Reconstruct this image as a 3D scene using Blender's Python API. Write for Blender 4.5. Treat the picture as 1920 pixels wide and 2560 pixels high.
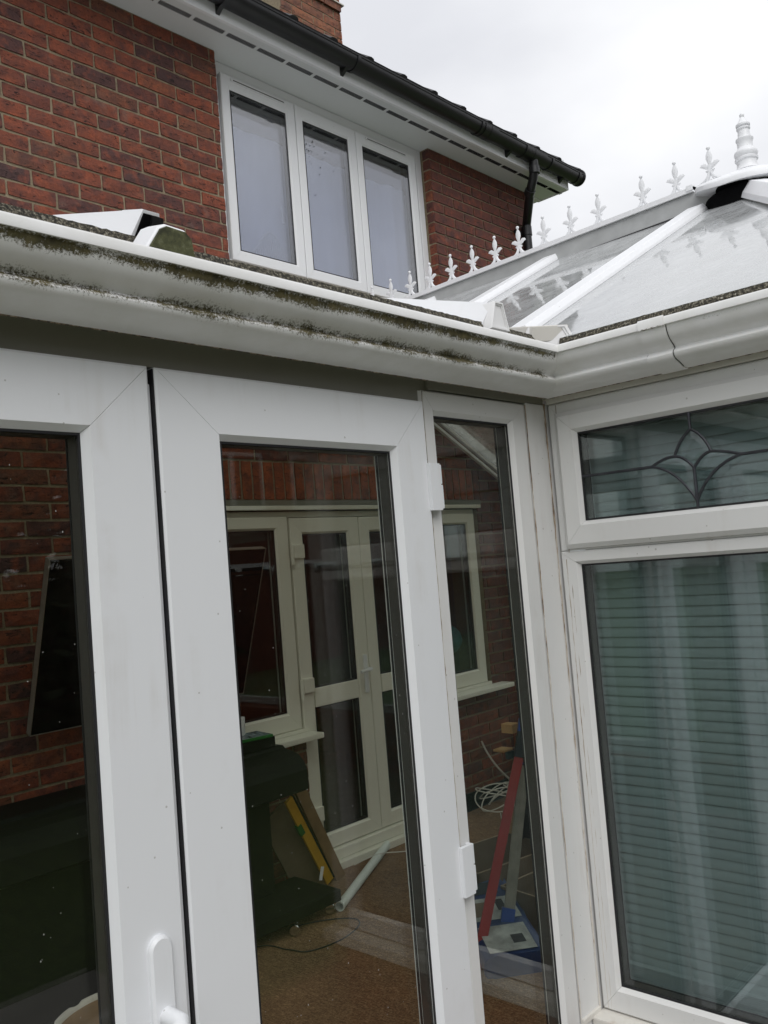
import bpy, bmesh, math, random
from mathutils import Vector, Matrix, noise
random.seed(7)
R = math.radians
for o in list(bpy.data.objects): bpy.data.objects.remove(o)
scn = bpy.context.scene
col = scn.collection

# ------------------------------------------------------------------ camera, world, sun
CAM = Vector((-2.01, -1.25, 1.70))
yaw, pitch, roll = .82226, .06208, -.08121
f = Vector((math.sin(yaw)*math.cos(pitch), math.cos(yaw)*math.cos(pitch), math.sin(pitch)))
r0 = Vector((math.cos(yaw), -math.sin(yaw), 0)); u0 = r0.cross(f)
cr = math.cos(roll)*r0 + math.sin(roll)*u0; cu = -math.sin(roll)*r0 + math.cos(roll)*u0
cd = bpy.data.cameras.new('camera'); cam = bpy.data.objects.new('camera', cd); col.objects.link(cam)
m = Matrix((cr, cu, -f)).transposed().to_4x4(); m.translation = CAM; cam.matrix_world = m
cd.sensor_fit = 'VERTICAL'; cd.sensor_height = 36; cd.lens = 36*2186.1/2560
cd.clip_start = .02; cd.clip_end = 500
scn.camera = cam

w = bpy.data.worlds.new('World'); scn.world = w; w.use_nodes = True
nt = w.node_tree; N = nt.nodes; L = nt.links; N.clear()
out = N.new('ShaderNodeOutputWorld'); bg = N.new('ShaderNodeBackground'); bg.inputs[1].default_value = .1
sk = N.new('ShaderNodeTexSky'); sk.sky_type = 'NISHITA'; sk.sun_disc = False
sk.sun_elevation = R(48); sk.sun_rotation = R(215)
tc = N.new('ShaderNodeTexCoord'); mp = N.new('ShaderNodeMapping'); mp.inputs['Scale'].default_value = (1, 1, 2.2)
ns = N.new('ShaderNodeTexNoise'); ns.inputs['Scale'].default_value = 2.1; ns.inputs['Detail'].default_value = 5; ns.inputs['Roughness'].default_value = .45
rp = N.new('ShaderNodeValToRGB'); rp.color_ramp.elements[0].position = .34; rp.color_ramp.elements[0].color = (6.3, 6.4, 6.75, 1)
rp.color_ramp.elements[1].position = .66; rp.color_ramp.elements[1].color = (9.0, 9.05, 9.2, 1)
sx = N.new('ShaderNodeSeparateXYZ'); mr = N.new('ShaderNodeMapRange')
mr.inputs[1].default_value = 0; mr.inputs[2].default_value = 1; mr.inputs[3].default_value = .86; mr.inputs[4].default_value = 1.22
ml = N.new('ShaderNodeMixRGB'); ml.blend_type = 'MULTIPLY'; ml.inputs[0].default_value = 1
mx = N.new('ShaderNodeMixRGB'); mx.inputs[0].default_value = .96
L.new(tc.outputs['Generated'], mp.inputs[0]); L.new(mp.outputs[0], ns.inputs[0]); L.new(ns.outputs[0], rp.inputs[0])
L.new(tc.outputs['Generated'], sx.inputs[0]); L.new(sx.outputs[2], mr.inputs[0])
L.new(rp.outputs[0], ml.inputs[1]); L.new(mr.outputs[0], ml.inputs[2])
L.new(sk.outputs[0], mx.inputs[1]); L.new(ml.outputs[0], mx.inputs[2]); L.new(mx.outputs[0], bg.inputs[0]); L.new(bg.outputs[0], out.inputs[0])
sd = bpy.data.lights.new('sun', 'SUN'); sd.energy = 1.15; sd.angle = R(40); sd.color = (1, .985, .965)
sun = bpy.data.objects.new('sun', sd); col.objects.link(sun)
# direction to the sun: elevation 48, coming from behind-left of the viewer
az = R(215); d = Vector((math.sin(az)*math.cos(R(48)), math.cos(az)*math.cos(R(48)), math.sin(R(48))))
sun.rotation_euler = d.to_track_quat('Z', 'Y').to_euler()
vs = scn.view_settings; vs.view_transform = 'Standard'; vs.look = 'None'; vs.exposure = .28; vs.gamma = 1; vs.use_curve_mapping = False
scn.render.engine = 'CYCLES'
scn.cycles.max_bounces = 10; scn.cycles.transparent_max_bounces = 40; scn.cycles.glossy_bounces = 5

# ------------------------------------------------------------------ materials
def newmat(name):
    m = bpy.data.materials.new(name); m.use_nodes = True
    nt = m.node_tree; b = nt.nodes['Principled BSDF']; return m, nt, nt.nodes, nt.links, b
def node(nt, t, **k):
    n = nt.nodes.new(t)
    for a, v in k.items():
        if a.startswith('i_'): n.inputs[a[2:].replace('_', ' ')].default_value = v
        else: setattr(n, a, v)
    return n
def ramp(nt, fac, stops):
    r = nt.nodes.new('ShaderNodeValToRGB'); e = r.color_ramp.elements
    while len(e) < len(stops): e.new(.5)
    for i, (p, c) in enumerate(stops): e[i].position = p; e[i].color = (*c, 1) if len(c) == 3 else c
    nt.links.new(fac, r.inputs[0]); return r
def noise_n(nt, vec, scale, detail=4, rough=.5, dist=0):
    n = nt.nodes.new('ShaderNodeTexNoise'); n.inputs['Scale'].default_value = scale; n.inputs['Detail'].default_value = detail
    n.inputs['Roughness'].default_value = rough; n.inputs['Distortion'].default_value = dist
    if vec is not None: nt.links.new(vec, n.inputs['Vector'])
    return n
def mixc(nt, fac, a, b, mode='MIX'):
    n = nt.nodes.new('ShaderNodeMixRGB'); n.blend_type = mode
    for i, v in ((0, fac), (1, a), (2, b)):
        if hasattr(v, 'is_linked'): nt.links.new(v, n.inputs[i])
        else: n.inputs[i].default_value = v if i == 0 else (*v, 1)
    return n
def math_n(nt, op, a, b=0, clamp=False):
    n = nt.nodes.new('ShaderNodeMath'); n.operation = op; n.use_clamp = clamp
    for i, v in ((0, a), (1, b)):
        if hasattr(v, 'is_linked'): nt.links.new(v, n.inputs[i])
        else: n.inputs[i].default_value = v
    return n
def bump(nt, h, strength, dist, b):
    n = nt.nodes.new('ShaderNodeBump'); n.inputs['Strength'].default_value = strength; n.inputs['Distance'].default_value = dist
    nt.links.new(h, n.inputs['Height']); nt.links.new(n.outputs[0], b.inputs['Normal']); return n
def simple(name, c, rough=.5, var=.12, scale=8, bmp=0, spec=.5, metal=0, bscale=60):
    m, nt, N, L, b = newmat(name)
    tc = N.new('ShaderNodeTexCoord'); n = noise_n(nt, tc.outputs['Object'], scale, 5)
    c2 = tuple(x*(1-var) for x in c); c1 = tuple(min(1, x*(1+var)) for x in c)
    r = ramp(nt, n.outputs[0], [(.3, c2), (.7, c1)]); L.new(r.outputs[0], b.inputs['Base Color'])
    b.inputs['Roughness'].default_value = rough; b.inputs['Specular IOR Level'].default_value = spec; b.inputs['Metallic'].default_value = metal
    if bmp:
        n2 = noise_n(nt, tc.outputs['Object'], bscale, 6); bump(nt, n2.outputs[0], .6, bmp, b)
    return m
def upvc(name, c, grime=.55, gcol=(.33, .27, .17), gscale=5):
    """white plastic with faint stains, fine specks and scuffs"""
    m, nt, N, L, b = newmat(name)
    geo = N.new('ShaderNodeNewGeometry'); P = geo.outputs['Position']
    n1 = noise_n(nt, P, gscale, 6, .6); r1 = ramp(nt, n1.outputs[0], [(.5, (0, 0, 0)), (.85, (1, 1, 1))])
    mp = N.new('ShaderNodeMapping'); mp.inputs['Scale'].default_value = (30, 30, 2); L.new(P, mp.inputs[0])
    n2 = noise_n(nt, mp.outputs[0], 1, 4, .6); r2 = ramp(nt, n2.outputs[0], [(.5, (0, 0, 0)), (.8, (1, 1, 1))])
    fac = math_n(nt, 'MULTIPLY', math_n(nt, 'MULTIPLY', r1.outputs[0], r2.outputs[0]).outputs[0], grime)
    c1 = mixc(nt, fac.outputs[0], c, gcol)
    v = N.new('ShaderNodeTexVoronoi'); v.inputs['Scale'].default_value = 26; L.new(P, v.inputs['Vector'])
    n4 = noise_n(nt, P, 9, 2); thr = math_n(nt, 'MULTIPLY', n4.outputs[0], .10)
    sp = math_n(nt, 'LESS_THAN', v.outputs['Distance'], thr.outputs[0]); sp2 = math_n(nt, 'MULTIPLY', sp.outputs[0], .45)
    c2 = mixc(nt, sp2.outputs[0], c1.outputs[0], (.2, .18, .14))
    L.new(c2.outputs[0], b.inputs['Base Color']); b.inputs['Roughness'].default_value = .38
    n3 = noise_n(nt, P, 3, 3); bump(nt, n3.outputs[0], .15, .004, b)
    return m
M = {}
M['upvc'] = upvc('white_upvc', (.765, .78, .80))
M['upvc_frame'] = upvc('white_upvc_frame', (.70, .70, .69), .75, (.34, .27, .19), 4)
M['upvc_roof'] = upvc('white_upvc_roof', (.80, .81, .83), .25)
M['upvc_stained'] = upvc('stained_white_upvc', (.68, .66, .61), 1.0, (.3, .2, .13), 9)
M['upvc_cap'] = upvc('streaked_cap_upvc', (.80, .80, .80), 1., (.30, .21, .15), 14)
M['upvc_cream'] = upvc('cream_upvc', (.80, .785, .69), .3)
M['upvc_house'] = upvc('house_white_upvc', (.76, .77, .78), .15)
M['eaves'] = upvc('greenish_dirty_shaded_upvc', (.20, .195, .155), .8, (.14, .13, .08), 7)  # greenish dirt, with the shade under the gutter darkened into the colour
M['soffit'] = upvc('soffit_white', (.66, .68, .68), .2)
M['black_plastic'] = simple('black_plastic', (.008, .0085, .0095), .40, .3, 6, .001)
M['gasket'] = simple('black_gasket', (.012, .012, .014), .6)
M['spacer'] = simple('grey_spacer', (.055, .053, .048), .45, .1, 40, metal=.2)
M['lead'] = simple('lead_strip', (.045, .047, .055), .5, .3, 60, .001, metal=.4)
M['dark'] = simple('dark_void', (.004, .004, .0045), .95, spec=.05)
M['black_screen'] = simple('black_glass_screen', (.004, .004, .005), .12, .1, 3, spec=.25)
M['silver'] = simple('silver_trim', (.35, .33, .29), .35, .1, 30, metal=.6)
M['chrome'] = simple('chrome', (.6, .6, .58), .15, .05, 30, metal=1)
M['cabinet'] = simple('dark_cabinet', (.006, .0063, .0055), .6, .4, 5, .001, spec=.2)
M['yellow'] = simple('yellow_paint', (.62, .36, .03), .45, .15, 8)
M['wood'] = simple('brown_board', (.26, .16, .08), .7, .2, 14, .001)
M['pale_wood'] = simple('pale_wood', (.55, .33, .14), .6, .15, 20)
M['card'] = simple('cardboard', (.17, .13, .09), .85, .15, 9, .001)
M['card_edge'] = simple('cardboard_edge', (.36, .28, .19), .85, .15, 30)
M['tube'] = simple('white_tube', (.72, .78, .74), .35, .06, 10)
M['cable_white'] = simple('white_cable', (.65, .63, .57), .5, .06)
M['cable_black'] = simple('black_cable', (.012, .012, .012), .5)
M['red'] = simple('red_paint', (.30, .018, .02), .45, .15, 9)
M['alu'] = simple('aluminium', (.32, .32, .28), .35, .15, 20, metal=.5)
M['blue'] = simple('blue_plastic', (.015, .07, .35), .4, .15)
M['navy'] = simple('dark_blue_steel', (.010, .02, .03), .45, .2)
M['bag_blue'] = simple('blue_bag_plastic', (.02, .05, .17), .35, .25, 12, .004, bscale=14)
M['bag_white'] = simple('white_bag_print', (.42, .45, .44), .4, .3, 22, .003)
M['green'] = simple('green_plastic', (.02, .16, .03), .3, .2)
M['case_art'] = simple('case_cover_art', (.22, .27, .30), .2, .9, 45)
M['teal'] = simple('teal_globe', (.10, .30, .33), .3, .5, 14)
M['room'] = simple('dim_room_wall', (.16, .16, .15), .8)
M['curtain'] = simple('net_curtain', (.80, .82, .90), .9, .05, 6)
M['curtain_lace'] = simple('white_ribbed_cloth', (.85, .86, .88), .8, .05, 6)
M['tile'] = simple('grey_roof_tile', (.02, .02, .023), .55, .3, 9, .003)
M['lead_flash'] = simple('lead_flashing', (.30, .31, .31), .5, .1, 9)
M['ridge_shade_grey'] = simple('shaded_grey_ridge_skirt', (.36, .37, .37), .55, .12, 14)  # shadow on the ridge's side face is put into this grey
M['render'] = simple('pale_render', (.6, .58, .52), .9, .1, 5)
M['fence'] = simple('red_brown_fence', (.13, .035, .02), .8, .3, 6, .002)
M['bark'] = simple('bark', (.06, .05, .04), .9, .3, 12, .005)
M['slat'] = simple('blind_slat', (.28, .30, .29), .45, .04, 5)
M['ceiling'] = simple('pale_plaster', (.6, .58, .52), .9)
# textured specials
def mat_brick(name, stops, dirt=.25):
    m, nt, N, L, b = newmat(name)
    tc = N.new('ShaderNodeTexCoord'); oi = N.new('ShaderNodeObjectInfo')
    off = N.new('ShaderNodeVectorMath'); off.operation = 'SCALE'; cmb = N.new('ShaderNodeCombineXYZ')
    L.new(oi.outputs['Random'], cmb.inputs[0]); L.new(oi.outputs['Random'], cmb.inputs[2]); L.new(cmb.outputs[0], off.inputs[0]); off.inputs['Scale'].default_value = 37
    geo = N.new('ShaderNodeNewGeometry')
    add = N.new('ShaderNodeVectorMath'); L.new(geo.outputs['Position'], add.inputs[0]); L.new(off.outputs[0], add.inputs[1])
    base = ramp(nt, oi.outputs['Random'], stops)
    n1 = noise_n(nt, add.outputs[0], 14, 5, .6)
    d1 = ramp(nt, n1.outputs[0], [(.42, (0, 0, 0)), (.68, (1, 1, 1))])
    f1 = math_n(nt, 'MULTIPLY', d1.outputs[0], .7)
    c1 = mixc(nt, f1.outputs[0], base.outputs[0], (.055, .030, .030))
    n5 = noise_n(nt, add.outputs[0], 22, 3, .5); d5 = ramp(nt, n5.outputs[0], [(.5, (0, 0, 0)), (.75, (1, 1, 1))])
    c15 = mixc(nt, math_n(nt, 'MULTIPLY', d5.outputs[0], .45).outputs[0], c1.outputs[0], (.36, .085, .035))
    n2 = noise_n(nt, add.outputs[0], 120, 4, .7); d2 = ramp(nt, n2.outputs[0], [(.3, (.72, .72, .72)), (.7, (1.25, 1.25, 1.25))])
    c2 = mixc(nt, 1, c15.outputs[0], d2.outputs[0], 'MULTIPLY')
    v = noise_n(nt, add.outputs[0], 9, 3, .6); dv = ramp(nt, v.outputs[0], [(.62, (0, 0, 0)), (.82, (1, 1, 1))])
    c3 = mixc(nt, math_n(nt, 'MULTIPLY', dv.outputs[0], dirt).outputs[0], c2.outputs[0], (.34, .28, .22))
    mp = N.new('ShaderNodeMapping'); mp.inputs['Scale'].default_value = (26, 26, 70); mp.inputs['Rotation'].default_value = (0, .25, 0); L.new(add.outputs[0], mp.inputs[0])
    n3 = noise_n(nt, mp.outputs[0], 1, 5, .65, 1.2)
    cre = ramp(nt, n3.outputs[0], [(.34, (.15, .15, .15)), (.43, (1, 1, 1))])
    c4 = mixc(nt, 1, c3.outputs[0], cre.outputs[0], 'MULTIPLY'); L.new(c4.outputs[0], b.inputs['Base Color'])
    b.inputs['Roughness'].default_value = .72; b.inputs['Specular IOR Level'].default_value = .35
    hh = math_n(nt, 'ADD', cre.outputs[0], n2.outputs[0]); bump(nt, hh.outputs[0], .6, .003, b)
    return m
stops = [(0, (.070, .036, .033)), (.15, (.12, .040, .030)), (.3, (.185, .052, .028)), (.5, (.225, .060, .030)), (.7, (.155, .048, .029)), (.85, (.25, .076, .034)), (1, (.125, .055, .036))]
M['brick'] = mat_brick('red_brick', stops)
M['brick_soldier'] = mat_brick('orange_red_brick', [(0, (.32, .085, .032)), (.5, (.40, .11, .042)), (1, (.27, .07, .03))], .15)
M['brick_orange'] = mat_brick('weathered_orange_brick', [(0, (.20, .085, .05)), (.5, (.30, .12, .06)), (1, (.17, .08, .055))], .5)
def mat_mortar(name='mortar', c1=(.17, .135, .085), c2=(.33, .27, .18)):
    m, nt, N, L, b = newmat(name); geo = N.new('ShaderNodeNewGeometry')
    n = noise_n(nt, geo.outputs['Position'], 60, 6, .7); n0 = noise_n(nt, geo.outputs['Position'], 2, 2)
    mm = math_n(nt, 'ADD', math_n(nt, 'MULTIPLY', n.outputs[0], .6).outputs[0], math_n(nt, 'MULTIPLY', n0.outputs[0], .4).outputs[0])
    r = ramp(nt, mm.outputs[0], [(.35, c1), (.65, c2)]); L.new(r.outputs[0], b.inputs['Base Color']); b.inputs['Roughness'].default_value = .9
    bump(nt, n.outputs[0], .8, .004, b); return m
M['mortar'] = mat_mortar()
def mat_glass(name, tint, f0=.045, rough=0., extra=None, ex=5):
    m, nt, N, L, b = newmat(name); N.remove(b)
    geo = N.new('ShaderNodeNewGeometry'); dt = N.new('ShaderNodeVectorMath'); dt.operation = 'DOT_PRODUCT'
    L.new(geo.outputs['Normal'], dt.inputs[0]); L.new(geo.outputs['Incoming'], dt.inputs[1])
    a = math_n(nt, 'ABSOLUTE', dt.outputs['Value']); inv = math_n(nt, 'SUBTRACT', 1, a.outputs[0], True)
    p5 = math_n(nt, 'POWER', inv.outputs[0], ex); fr = math_n(nt, 'MULTIPLY', p5.outputs[0], 1-f0); fac = math_n(nt, 'ADD', fr.outputs[0], f0, True)
    tr = N.new('ShaderNodeBsdfTransparent'); tr.inputs[0].default_value = (*tint, 1)
    gl = N.new('ShaderNodeBsdfGlossy'); gl.inputs['Roughness'].default_value = rough
    mx = N.new('ShaderNodeMixShader'); L.new(fac.outputs[0], mx.inputs[0]); L.new(tr.outputs[0], mx.inputs[1]); L.new(gl.outputs[0], mx.inputs[2])
    res = mx
    if extra: res = extra(nt, mx, geo, gl)
    o = nt.nodes['Material Output']; L.new(res.outputs[0], o.inputs[0]); return m
M['glass'] = mat_glass('clear_glass', (.972, .978, .96), .024)
M['glass_house'] = mat_glass('house_glass', (.93, .95, .95), .04)
M['glass_upper'] = mat_glass('upper_window_glass', (.88, .895, .93), .16)
M['glass_green'] = mat_glass('green_tinted_glass', (.915, .95, .952), .055)
def roofx(nt, mx, geo, gl):
    N, L = nt.nodes, nt.links
    mp = N.new('ShaderNodeMapping'); mp.inputs['Rotation'].default_value = (0, 0, 0); mp.inputs['Scale'].default_value = (3, 22, 3); L.new(geo.outputs['Position'], mp.inputs[0])
    n = noise_n(nt, mp.outputs[0], 2, 6, .6, .4)
    r = ramp(nt, n.outputs[0], [(.4, (0, 0, 0)), (.75, (.22, .22, .22))])
    nn = noise_n(nt, geo.outputs['Position'], 60, 4, .6)
    g = math_n(nt, 'ADD', r.outputs[0], .004); L.new(math_n(nt, 'MULTIPLY', g.outputs[0], nn.outputs[0]).outputs[0], gl.inputs['Roughness'])
    df = N.new('ShaderNodeBsdfDiffuse'); df.inputs[0].default_value = (.74, .76, .77, 1)  # dirt film, whitened to stand in for the bright sky reflection
    m2 = N.new('ShaderNodeMixShader')
    n2 = noise_n(nt, geo.outputs['Position'], 9, 6, .7); r2 = ramp(nt, n2.outputs[0], [(.35, (.20, .20, .20)), (.85, (.46, .46, .46))])
    L.new(r2.outputs[0], m2.inputs[0]); L.new(mx.outputs[0], m2.inputs[1]); L.new(df.outputs[0], m2.inputs[2])
    return m2
M['roof_glass'] = mat_glass('streaked_roof_glass', (.78, .79, .76), .10, .02, roofx, 2.2)
def mat_moss():
    """gutter plastic with moss in the shelter of the lip and on the bead (o = distance out from the wall)"""
    m, nt, N, L, b = newmat('mossy_gutter_plastic')
    geo = N.new('ShaderNodeNewGeometry'); P = geo.outputs['Position']; sp = N.new('ShaderNodeSeparateXYZ'); L.new(P, sp.inputs[0])
    z = sp.outputs[2]
    big = noise_n(nt, P, 5, 4, .6); fine = noise_n(nt, P, 240, 4, .8); mid = noise_n(nt, P, 34, 5, .7)
    def band(z0, z1, soft):
        a = math_n(nt, 'SUBTRACT', z, (z0+z1)/2); a = math_n(nt, 'ABSOLUTE', a.outputs[0]); a = math_n(nt, 'SUBTRACT', (z1-z0)/2, a.outputs[0])
        return math_n(nt, 'DIVIDE', a.outputs[0], soft)
    # the A length (y > -0.16 and x < -0.1) is the mossy one; the other length only lightly
    isA = math_n(nt, 'LESS_THAN', sp.outputs[0], -.137)
    amt = math_n(nt, 'MULTIPLY_ADD', isA.outputs[0], .46); amt.inputs[2].default_value = .40
    tot = None
    for z0, z1, s, k in ((2.169, 2.20, .010, .97), (2.124, 2.155, .012, .94)):
        bb = band(z0, z1, s)
        e = math_n(nt, 'ADD', math_n(nt, 'MULTIPLY', bb.outputs[0], .28).outputs[0], math_n(nt, 'MULTIPLY', mid.outputs[0], .55).outputs[0])
        e = math_n(nt, 'ADD', e.outputs[0], math_n(nt, 'MULTIPLY', fine.outputs[0], 1.1).outputs[0])
        e = math_n(nt, 'ADD', e.outputs[0], math_n(nt, 'MULTIPLY', big.outputs[0], 1.0).outputs[0])
        e = math_n(nt, 'ADD', e.outputs[0], amt.outputs[0])
        e = math_n(nt, 'SUBTRACT', e.outputs[0], 2.26 - .28*k + .34)
        e = math_n(nt, 'MULTIPLY', e.outputs[0], 5, True)
        ins = math_n(nt, 'MULTIPLY_ADD', bb.outputs[0], 1.0, True); ins.inputs[2].default_value = .6
        e = math_n(nt, 'MULTIPLY', e.outputs[0], ins.outputs[0], True)
        tot = e if tot is None else math_n(nt, 'MAXIMUM', tot.outputs[0], e.outputs[0])
    lipm = math_n(nt, 'LESS_THAN', z, 2.1915); tot = math_n(nt, 'MULTIPLY', tot.outputs[0], lipm.outputs[0])
    g = noise_n(nt, P, 40, 4, .7); gc = ramp(nt, g.outputs[0], [(.3, (.025, .022, .010)), (.5, (.085, .073, .028)), (.75, (.17, .145, .07))])
    st = noise_n(nt, P, 12, 5, .65); sc = ramp(nt, st.outputs[0], [(.35, (.80, .80, .80)), (.8, (.70, .70, .67))])
    c = mixc(nt, tot.outputs[0], sc.outputs[0], gc.outputs[0]); L.new(c.outputs[0], b.inputs['Base Color'])
    rr = math_n(nt, 'MULTIPLY_ADD', tot.outputs[0], .5); rr.inputs[2].default_value = .36; L.new(rr.outputs[0], b.inputs['Roughness'])
    h = math_n(nt, 'MULTIPLY', tot.outputs[0], fine.outputs[0]); bump(nt, h.outputs[0], .3, .001, b)
    return m
M['gutter'] = mat_moss()
def mat_lichen():
    m, nt, N, L, b = newmat('lichen_crust'); geo = N.new('ShaderNodeNewGeometry')
    n = noise_n(nt, geo.outputs['Position'], 170, 5, .75)
    r = ramp(nt, n.outputs[0], [(.40, (.012, .011, .009)), (.5, (.05, .045, .03)), (.6, (.22, .20, .15)), (.7, (.5, .5, .46))]); L.new(r.outputs[0], b.inputs['Base Color']); b.inputs['Roughness'].default_value = .9
    bump(nt, n.outputs[0], 1, .003, b); return m
M['lichen'] = mat_lichen()
def mat_mossy_cap():
    m, nt, N, L, b = newmat('mossy_cap_end'); geo = N.new('ShaderNodeNewGeometry')
    n = noise_n(nt, geo.outputs['Position'], 45, 5, .7)
    r = ramp(nt, n.outputs[0], [(.35, (.03, .032, .014)), (.55, (.08, .085, .035)), (.75, (.2, .2, .13))]); L.new(r.outputs[0], b.inputs['Base Color']); b.inputs['Roughness'].default_value = .9; return m
M['cap_moss'] = mat_mossy_cap()
def mat_carpet():
    m, nt, N, L, b = newmat('brown_ribbed_carpet'); geo = N.new('ShaderNodeNewGeometry')
    mp = N.new('ShaderNodeMapping'); mp.inputs['Scale'].default_value = (90, 14, 1); mp.inputs['Rotation'].default_value = (0, 0, .35); L.new(geo.outputs['Position'], mp.inputs[0])
    n = noise_n(nt, mp.outputs[0], 1.6, 5, .7); n2 = noise_n(nt, geo.outputs['Position'], 130, 3, .8); n3 = noise_n(nt, geo.outputs['Position'], 1.8, 4, .6)
    s = math_n(nt, 'ADD', math_n(nt, 'MULTIPLY', n.outputs[0], .4).outputs[0], math_n(nt, 'MULTIPLY', n2.outputs[0], .6).outputs[0])
    r = ramp(nt, s.outputs[0], [(.36, (.09, .048, .022)), (.5, (.22, .13, .065)), (.66, (.50, .33, .18))])
    r3 = ramp(nt, n3.outputs[0], [(.3, (.7, .68, .66)), (.7, (1.1, 1.08, 1.05))])
    c = mixc(nt, 1, r.outputs[0], r3.outputs[0], 'MULTIPLY'); L.new(c.outputs[0], b.inputs['Base Color']); b.inputs['Roughness'].default_value = .95
    bump(nt, s.outputs[0], 1, .006, b); return m
M['carpet'] = mat_carpet()
M['grass'] = simple('grass', (.06, .09, .025), .9, .5, 30, .01)
M['paving'] = simple('concrete_paving', (.27, .26, .24), .85, .2, 4, .003)

# ------------------------------------------------------------------ mesh helpers
def link(name, me, mat, parent=None, loc=None):
    o = bpy.data.objects.new(name, me); col.objects.link(o)
    if mat is not None and len(me.materials) == 0: me.materials.append(mat if not isinstance(mat, str) else M[mat])
    if parent is not None: o.parent = parent
    if loc is not None: o.location = loc
    return o
def empty(name, label, cat, loc=(0, 0, 0), group=None):
    o = bpy.data.objects.new(name, None); col.objects.link(o); o.location = loc; o['label'] = label; o['category'] = cat
    if group: o['group'] = group
    o.empty_display_size = .05
    return o
def tag(o, label, cat, group=None):
    o['label'] = label; o['category'] = cat
    if group: o['group'] = group
    return o
def struct(o): o['kind'] = 'structure'; return o
class MB:
    def __init__(s): s.v = []; s.f = []
    def add(s, v, f):
        n = len(s.v); s.v += [tuple(p) for p in v]; s.f += [tuple(i+n for i in q) for q in f]; return s
    def box(s, a, b):
        x0, x1 = sorted((a[0], b[0])); y0, y1 = sorted((a[1], b[1])); z0, z1 = sorted((a[2], b[2]))
        return s.add([(x0, y0, z0), (x1, y0, z0), (x1, y1, z0), (x0, y1, z0), (x0, y0, z1), (x1, y0, z1), (x1, y1, z1), (x0, y1, z1)],
                     [(0, 3, 2, 1), (4, 5, 6, 7), (0, 1, 5, 4), (1, 2, 6, 5), (2, 3, 7, 6), (3, 0, 4, 7)])
    def loft(s, rings, cap=True, closed=True):
        n = len(rings[0]); v = [p for r in rings for p in r]; fs = []
        for i in range(len(rings)-1):
            for j in range(n if closed else n-1):
                k = (j+1) % n; fs.append((i*n+j, i*n+k, (i+1)*n+k, (i+1)*n+j))
        if cap: fs.append(tuple(reversed(range(n)))); fs.append(tuple(range((len(rings)-1)*n, len(rings)*n)))
        return s.add(v, fs)
    def tube(s, path, r, n=10, cap=True):
        path = [Vector(p) for p in path]; rings = []; up = None
        for i, p in enumerate(path):
            t = (path[min(i+1, len(path)-1)] - path[max(i-1, 0)]).normalized()
            if up is None: up = t.orthogonal().normalized()
            up = (up - t*up.dot(t)).normalized(); bi = t.cross(up)
            rr = r[i] if isinstance(r, (list, tuple)) else r
            rings.append([p + (up*math.cos(2*math.pi*j/n) + bi*math.sin(2*math.pi*j/n))*rr for j in range(n)])
        return s.loft(rings, cap)
    def lathe(s, prof, c, n=20, ax=Vector((0, 0, 1))):
        c = Vector(c); rings = []
        q = ax.normalized().to_track_quat('Z', 'Y')
        for rr, z in prof: rings.append([c + q @ Vector((rr*math.cos(2*math.pi*j/n), rr*math.sin(2*math.pi*j/n), z)) for j in range(n)])
        return s.loft(rings, cap=prof[0][0] < .002 or prof[-1][0] < .002)
    def bar(s, p0, p1, up, prof):
        """prism: prof = [(side, up)] swept from p0 to p1"""
        p0, p1, up = Vector(p0), Vector(p1), Vector(up); t = (p1-p0).normalized(); sd = t.cross(up).normalized(); u = sd.cross(t).normalized()
        return s.loft([[p + sd*a + u*b for a, b in prof] for p in (p0, p1)])
    def sphere(s, c, r, n=14, m=10, sc=(1, 1, 1)):
        c = Vector(c); rings = []
        for i in range(1, m):
            a = math.pi*i/m; rings.append([c + Vector((r*sc[0]*math.sin(a)*math.cos(2*math.pi*j/n), r*sc[1]*math.sin(a)*math.sin(2*math.pi*j/n), r*sc[2]*math.cos(a))) for j in range(n)])
        return s.loft(rings)
    def build(s, name, mat, parent=None, smooth=False, bev=0, seg=2, loc=None):
        me = bpy.data.meshes.new(name); me.from_pydata([tuple(p) for p in s.v], [], s.f)
        bm = bmesh.new(); bm.from_mesh(me); bmesh.ops.recalc_face_normals(bm, faces=bm.faces)
        if bev: bmesh.ops.bevel(bm, geom=[e for e in bm.edges if e.calc_face_angle(0) > .6], offset=bev, segments=seg, affect='EDGES', profile=.6, clamp_overlap=True)
        bm.to_mesh(me); bm.free()
        if smooth:
            for p in me.polygons: p.use_smooth = True
            try: me.set_sharp_from_angle(angle=R(40))
            except Exception: pass
        return link(name, me, mat, parent, loc)
class PL:
    def __init__(s, O, U, Nn): s.O, s.U, s.N = Vector(O), Vector(U), Vector(Nn)
    def __call__(s, u, d, z): return s.O + s.U*u + s.N*d + Vector((0, 0, z))
PA = PL((0, 0, 0), (1, 0, 0), (0, -1, 0)); PB = PL((0, 0, 0), (0, 1, 0), (-1, 0, 0))
HY = 2.37
PH = PL((0, HY, 0), (1, 0, 0), (0, -1, 0)); PU = PL((0, HY+.063, 0), (1, 0, 0), (0, -1, 0))
def pbox(pl, u0, u1, d0, d1, z0, z1, name, mat, parent, bev=0, smooth=False):
    v = [pl(u, d, z) for z in (z0, z1) for u, d in ((u0, d0), (u1, d0), (u1, d1), (u0, d1))]
    return MB().add(v, [(0, 3, 2, 1), (4, 5, 6, 7), (0, 1, 5, 4), (1, 2, 6, 5), (2, 3, 7, 6), (3, 0, 4, 7)]).build(name, mat, parent, smooth, bev)
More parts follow.
